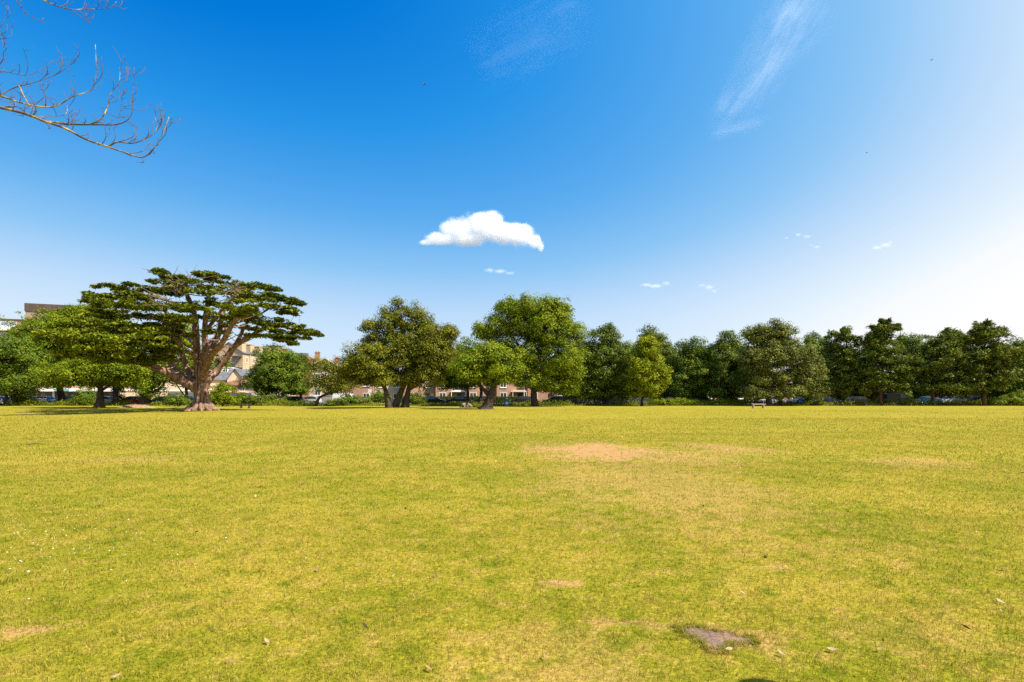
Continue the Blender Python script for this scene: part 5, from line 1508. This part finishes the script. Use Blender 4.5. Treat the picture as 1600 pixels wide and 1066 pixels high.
def bare_tree():
    d = 7.0
    base = np.array([-11.2, 6.6, 0.0])
    o = root('bare_tree', base, 0, 'leafless tree whose lichen yellow branches hang in at the top left', 'tree')
    r_ = random.Random(5)
    def q(px, py, dd=0.0): return P(px, py, d + dd) - base
    tr = MB()
    sp, sr = smooth_path([(0, 0, -.2), (.05, 0, .6), (.15, .05, 2.5), (.3, 0, 4.6), (.2, .1, 7), (.5, 0, 9.5)], [.42, .3, .25, .21, .14, .06], 6)
    tr.tube(sp, sr, 14, .08, 2)
    tr.build('trunk', M['bark_grey'], o)
    k = 1 / F * d
    # px polylines of the boughs: points, start radius px
    boughs = [
        ([(-240, 155, -.3), (-120, 140, -.2), (0, 168, 0), (40, 178, 0), (70, 190, 0), (100, 200, -.1), (135, 218, -.1), (170, 230, -.2), (200, 240, -.2), (222, 246, -.2), (238, 235, -.2), (252, 215, -.3), (264, 183, -.3)], 3.1, .4, 'lichen'),
        ([(-160, 110, .2), (-60, 135, .2), (0, 150, .2), (30, 160, .3), (62, 167, .3), (88, 166, .3), (112, 152, .3), (142, 140, .4), (150, 115, .4), (149, 70, .5)], 2.2, .4, 'lichen'),
        ([(70, 190, 0), (95, 192, .2), (130, 195, .3), (155, 188, .3), (168, 168, .4), (172, 148, .4), (186, 128, .4), (187, 105, .5)], 1.7, .35, 'lichen'),
        ([(100, 194, .2), (150, 195, .1), (186, 194, 0), (205, 180, 0), (207, 150, 0), (210, 105, .1)], 1.4, .35, 'twig_grey'),
        ([(170, 229, -.2), (184, 222, -.2), (208, 224, -.1), (235, 213, -.1), (246, 198, 0), (240, 178, 0)], 1.3, .3, 'lichen'),
        ([(0, 168, 0), (25, 166, .1), (42, 177, .2), (58, 182, .3), (100, 180, .4), (105, 165, .5)], 1.0, .35, 'lichen'),
        ([(0, 150, .2), (20, 138, .3), (50, 130, .3), (85, 118, .4), (105, 105, .4), (110, 95, .5)], 1.0, .3, 'twig_grey'),
        ([(-60, 105, .5), (0, 111, .5), (40, 118, .5), (65, 108, .6), (82, 95, .7)], .9, .35, 'twig_grey'),
        ([(-50, -60, 0), (10, -30, .1), (60, -4, .2), (85, 8, .2), (112, 15, .2), (140, 14, .3), (168, 14, .3), (182, 3, .3)], 1.7, .4, 'lichen'),
        ([(112, 15, .2), (125, 26, .2), (140, 34, .2)], .9, .4, 'twig_grey'),
        ([(-20, -40, -.2), (20, -5, -.2), (40, 20, -.1), (70, 36, -.1)], 1.2, .4, 'twig_grey'),
        ([(186, 194, 0), (187, 180, 0), (190, 160, 0), (186, 140, .1)], .7, .25, 'twig_grey'),
        ([(30, 134, .3), (40, 155, .3), (57, 180, .2)], .9, .4, 'lichen'),
        ([(88, 166, .3), (72, 150, .4), (60, 128, .4)], .7, .25, 'twig_grey'),
        ([(-30, 60, .3), (-5, 48, .3), (8, 30, .3), (10, 12, .3)], .7, .25, 'twig_grey'),
        ([(-40, 125, .3), (0, 100, .4), (5, 75, .4), (0, 50, .5)], .8, .3, 'twig_grey')]
    for i, (pts, r0, r1, mt) in enumerate(boughs):
        b = MB(); n = len(pts)
        P3 = [q(*p) for p in pts]
        if pts[0][0] < -30 and pts[0][1] > 50: P3 = [np.array([.25, .03, 4.2 + .25 * (i % 4)])] + P3
        elif pts[0][0] < -10: P3 = [np.array([.3, .0, 6.6])] + P3
        n = len(P3)
        s2, r2 = smooth_path(P3, [max(r1, r0 * (1 - j / (n - 1)) ** .8 * (1.25 if j == 0 else 1)) * k * .9 for j in range(n)], 6)
        b.tube(s2, r2, 8, .06, i)
        bo = b.build('branch', M[mt], o)
        for j in range(6, len(s2) - 1, 2):
            if s2[j][0] + base[0] < -8.0: continue
            if r_.random() < .15: continue
            st = np.array(s2[j])
            L = r_.uniform(.12, .48) * (1 if i < 9 else .6)
            dx = r_.uniform(-.25, .55); up = r_.uniform(.45, 1.0)
            if r_.random() < .2: up = -.2
            e = st + np.array([dx * L, r_.uniform(-.5, .5) * L, up * L])
            mid = st + (e - st) * .5 + np.array([.16 * L, 0, -.10 * L])
            tw = MB()
            s3, r3 = smooth_path([st, mid, e], [min(r2[j] * .6, .0052), .0038, .0018], 4)
            tw.tube(s3, r3, 5)
            for _ in range(r_.randint(1, 3)):
                a0 = np.array(s3[r_.randint(2, len(s3) - 2)]); l2 = L * r_.uniform(.2, .5)
                e2 = a0 + np.array([r_.uniform(-.8, .9) * l2, r_.uniform(-.4, .4) * l2, r_.uniform(.1, .9) * l2])
                s4, r4 = smooth_path([a0, (a0 + e2) / 2 + np.array([.06 * l2, 0, -.12 * l2]), e2], [.0026, .002, .0012], 3)
                tw.tube(s4, r4, 4)
            tw.build('twig', M['twig_grey'], bo)


bare_tree()


# ------------------------------------------------------------------ birds
def bird(px, py, d, span, roll, label):
    o = root('bird', P(px, py, d), R(roll), label, 'bird', 'dark birds high in the sky')
    m_ = MB(); q, qr = smooth_path([(-.2, 0, 0), (-.12, 0, .01), (0, 0, .015), (.12, 0, .01), (.19, 0, .02), (.24, 0, .01)], [.01, .035, .05, .04, .035, .006], 4); m_.tube(q, qr, 10); m_.build('body', M['bird'], o)
    for sgn in (-1, 1):
        m_ = MB(); s_ = span / 2
        pts = [(.08, .03), (.10, s_ * .45), (-.02, s_), (-.06, s_ * .9), (-.05, s_ * .4), (-.1, .03)]
        zz = [0, .12, .05, .04, .1, 0]
        top = [(x, sgn * y, z + .015) for (x, y), z in zip(pts, zz)]; bot = [(x, sgn * y, z) for (x, y), z in zip(pts, zz)]
        n = 6
        m_.add(top + bot, [tuple(range(n)), tuple(range(2 * n - 1, n - 1, -1))] + [(i, (i + 1) % n, (i + 1) % n + n, i + n) for i in range(n)])
        m_.build('wing', M['bird'], o)
    m_ = MB(); m_.prism([(-.18, -.03), (-.18, .03), (-.33, .06), (-.33, -.06)], 'z', 0.0, .012); m_.build('tail', M['bird'], o)
    o.rotation_euler = (R(25), R(-35), R(roll))


bird(663, 132, 55, .55, 40, 'largest dark bird, high left of centre in the sky')
bird(1456, 94, 90, .5, 10, 'tiny dark bird high at the upper right of the sky')
bird(1354, 239, 95, .5, 60, 'tiny dark bird in the right of the sky above the small clouds')


# ------------------------------------------------------------------ clouds: bounded volumes, each at its own place high above the ground
def cloud_mat(name, blobs, dens, nscale, amp, k, stretch=(1, 1, 1), soft=1.0):
    m, t = new_mat(name)
    co = t.n('ShaderNodeTexCoord').outputs['Object']
    f = None
    mp = t.n('ShaderNodeMapping'); mp.inputs['Scale'].default_value = stretch; t.l(co, mp.inputs[0])
    warp = t.n('ShaderNodeTexNoise'); t.l(mp.outputs[0], warp.inputs['Vector']); warp.inputs['Scale'].default_value = nscale * .6; warp.inputs['Detail'].default_value = 2
    for (x, y, z, rx, ry, rz) in blobs:
        qv = t.vmath('DIVIDE', t.vmath('SUBTRACT', co, (x, y, z)), (rx, ry, rz))
        e = t.math('SUBTRACT', 1.0, t.vmath('LENGTH', qv))
        if f is None: f = e
        else:
            f = t.math('SMOOTH_MAX', f, e, 0.25)
    n = t.noise(mp.outputs[0], nscale, 7, 0.62)
    v = t.math('ADD', f, t.math('MULTIPLY', t.math('SUBTRACT', n, 0.5), amp))
    dn = t.math('MULTIPLY', t.rng(v, 0.0, k), dens)
    vol = t.n('ShaderNodeVolumePrincipled')
    vol.inputs['Color'].default_value = (0.99, 0.99, 0.99, 1)
    vol.inputs['Anisotropy'].default_value = 0.0
    t.l(dn, vol.inputs['Density'])
    t.l(vol.outputs[0], t.out.inputs['Volume'])
    return m


def cloud(name, d, blobs_px, label, dens=0.05, amp=1.1, k=.35, nscale=0.02, group=None, thick=.8, cat='cloud'):
    xs_ = [b[0] for b in blobs_px]; c = P(sum(xs_) / len(xs_), sum(b[1] for b in blobs_px) / len(xs_), d)
    s_ = d / F
    bl = []
    for (px, py, rx, ry) in blobs_px:
        q = P(px, py, d) - c
        bl.append((q[0], 0, q[2], rx * s_, max(ry, rx * .6) * s_ * thick, ry * s_))
    x0 = min(b[0] - b[3] for b in bl) * 1.15; x1 = max(b[0] + b[3] for b in bl) * 1.15
    z0 = min(b[2] - b[5] for b in bl) * 1.25; z1 = max(b[2] + b[5] for b in bl) * 1.25
    yy = max(b[4] for b in bl) * 1.2
    m_ = MB(); m_.box(x0, -yy, z0, x1, yy, z1)
    mt = cloud_mat(name, bl, dens, nscale, amp, k)
    o = m_.build(name, mt, None, tuple(c))
    return tag(o, label, cat, group)


cloud('cumulus_cloud', 2000, [(757, 352, 36, 26), (722, 360, 36, 22), (785, 364, 36, 20), (692, 374, 34, 11), (815, 368, 26, 19), (834, 378, 14, 14), (703, 357, 18, 14), (668, 379, 18, 5), (845, 386, 7, 9), (730, 374, 34, 11)],
      'large bright white cumulus cloud above the middle trees', dens=.06, nscale=.013, amp=1.5, k=.6)
sm = 'small clouds low in the sky'
for i, (bl, lab) in enumerate([
        ([(765, 422, 12, 5), (782, 424, 14, 4), (797, 427, 11, 3)], 'thin white cloud strip just below the big cloud'),
        ([(1010, 445, 13, 3.5), (1025, 447, 14, 3.5), (1040, 443, 8, 5)], 'flat white cloud puff above the belt left of the bench'),
        ([(1097, 446, 9, 4), (1108, 449, 10, 5), (1116, 455, 6, 4)], 'small slanting white cloud right of the flat puff'),
        ([(1247, 367, 8, 3.5), (1260, 370, 8, 4), (1229, 372, 4, 3)], 'small ragged white cloud high at the right'),
        ([(1277, 386, 7, 3), (1268, 383, 5, 2)], 'tiniest cloud shred right of the ragged cloud'),
        ([(1370, 387, 9, 3.5), (1384, 383, 11, 4.5), (1391, 379, 6, 3)], 'small rising white cloud at the far right of the sky')]):
    cloud('small_cloud', 2400, bl, lab, dens=.022, nscale=.013, group=sm, amp=1.8, k=.9)


def cirrus(p0, p1, w0, w1, dens, wob, label):
    d = 5200; s_ = d / F
    a, b = P(*p0, d), P(*p1, d)
    c = (a + b) / 2; L = np.linalg.norm(b - a)
    ang = math.atan2(b[2] - a[2], b[0] - a[0])
    W = max(w0, w1) * s_
    m, t = new_mat('cirrus')
    co = t.n('ShaderNodeTexCoord').outputs['Object']
    sep = t.n('ShaderNodeSeparateXYZ'); t.l(co, sep.inputs[0])
    wv = t.noise(co, .0016, 4, .6)
    yc = t.math('ADD', sep.outputs[2], t.math('MULTIPLY', t.math('SUBTRACT', wv, .5), wob * s_))
    u = t.math('DIVIDE', sep.outputs[0], L / 2)
    hw = t.math('ADD', (w0 + w1) / 2 * s_, t.math('MULTIPLY', u, (w1 - w0) / 2 * s_))
    prof = t.math('SUBTRACT', 1.0, t.math('ABSOLUTE', t.math('DIVIDE', yc, hw)))
    ends = t.math('MULTIPLY', t.rng(u, -1.05, -.6), t.rng(u, 1.15, .5))
    mp = t.n('ShaderNodeMapping'); mp.inputs['Scale'].default_value = (.30, 1, 1.4); mp.inputs['Rotation'].default_value = (0, R(24), 0); t.l(co, mp.inputs[0])
    n = t.noise(mp.outputs[0], .008, 8, .66, .8)
    n2 = t.noise(co, .0022, 4, .6)
    dn = t.math('MULTIPLY', t.math('MULTIPLY', t.rng(prof, -.4, 1.0), ends), t.math('MULTIPLY', t.rng(n, .36, .72), t.rng(n2, .30, .62, .25, 1.0)))
    vol = t.n('ShaderNodeVolumePrincipled'); vol.inputs['Color'].default_value = (.99, .99, .99, 1)
    t.l(t.math('MULTIPLY', dn, dens), vol.inputs['Density']); t.l(vol.outputs[0], t.out.inputs['Volume'])
    m_ = MB(); m_.box(-L / 2 * 1.1, -90, -W * 1.5 - wob * s_ * .4, L / 2 * 1.2, 90, W * 1.5 + wob * s_ * .4)
    o = m_.build('cirrus_cloud', m, None, tuple(c))
    o.rotation_euler = (0, -ang, 0)
    tag(o, label, 'cloud', 'thin cirrus high in the sky')


cirrus((1112, 212), (1275, -20), 20, 52, .0015, 34, 'feathery cirrus streak slanting steeply across the upper right sky')
cirrus((1110, 207), (1200, 190), 9, 7, .0012, 8, 'thin flat wisp at the foot of the slanting cirrus streak')
cirrus((735, 100), (920, 10), 40, 55, .0004, 40, 'very faint cirrus veil at the top centre of the sky')

# ------------------------------------------------------------------ camera and render settings
cam_d = bpy.data.cameras.new('camera')
cam_d.sensor_width = 36
cam_d.lens = 18
cam_d.shift_y = (HZ - 533) / 1600
cam_d.clip_end = 20000
cam = bpy.data.objects.new('camera', cam_d)
cam.location = (0, 0, EYE)
cam.rotation_euler = (R(90), 0, 0)
col.objects.link(cam)
scene.camera = cam

scene.view_settings.view_transform = 'Standard'
scene.view_settings.look = 'None'
scene.view_settings.exposure = 1.0
scene.view_settings.gamma = 1
cy = scene.cycles
cy.max_bounces = 12
cy.diffuse_bounces = 3
cy.glossy_bounces = 2
cy.transmission_bounces = 4
cy.volume_bounces = 10
cy.transparent_max_bounces = 8
cy.volume_step_rate = 1.0
cy.use_denoising = False
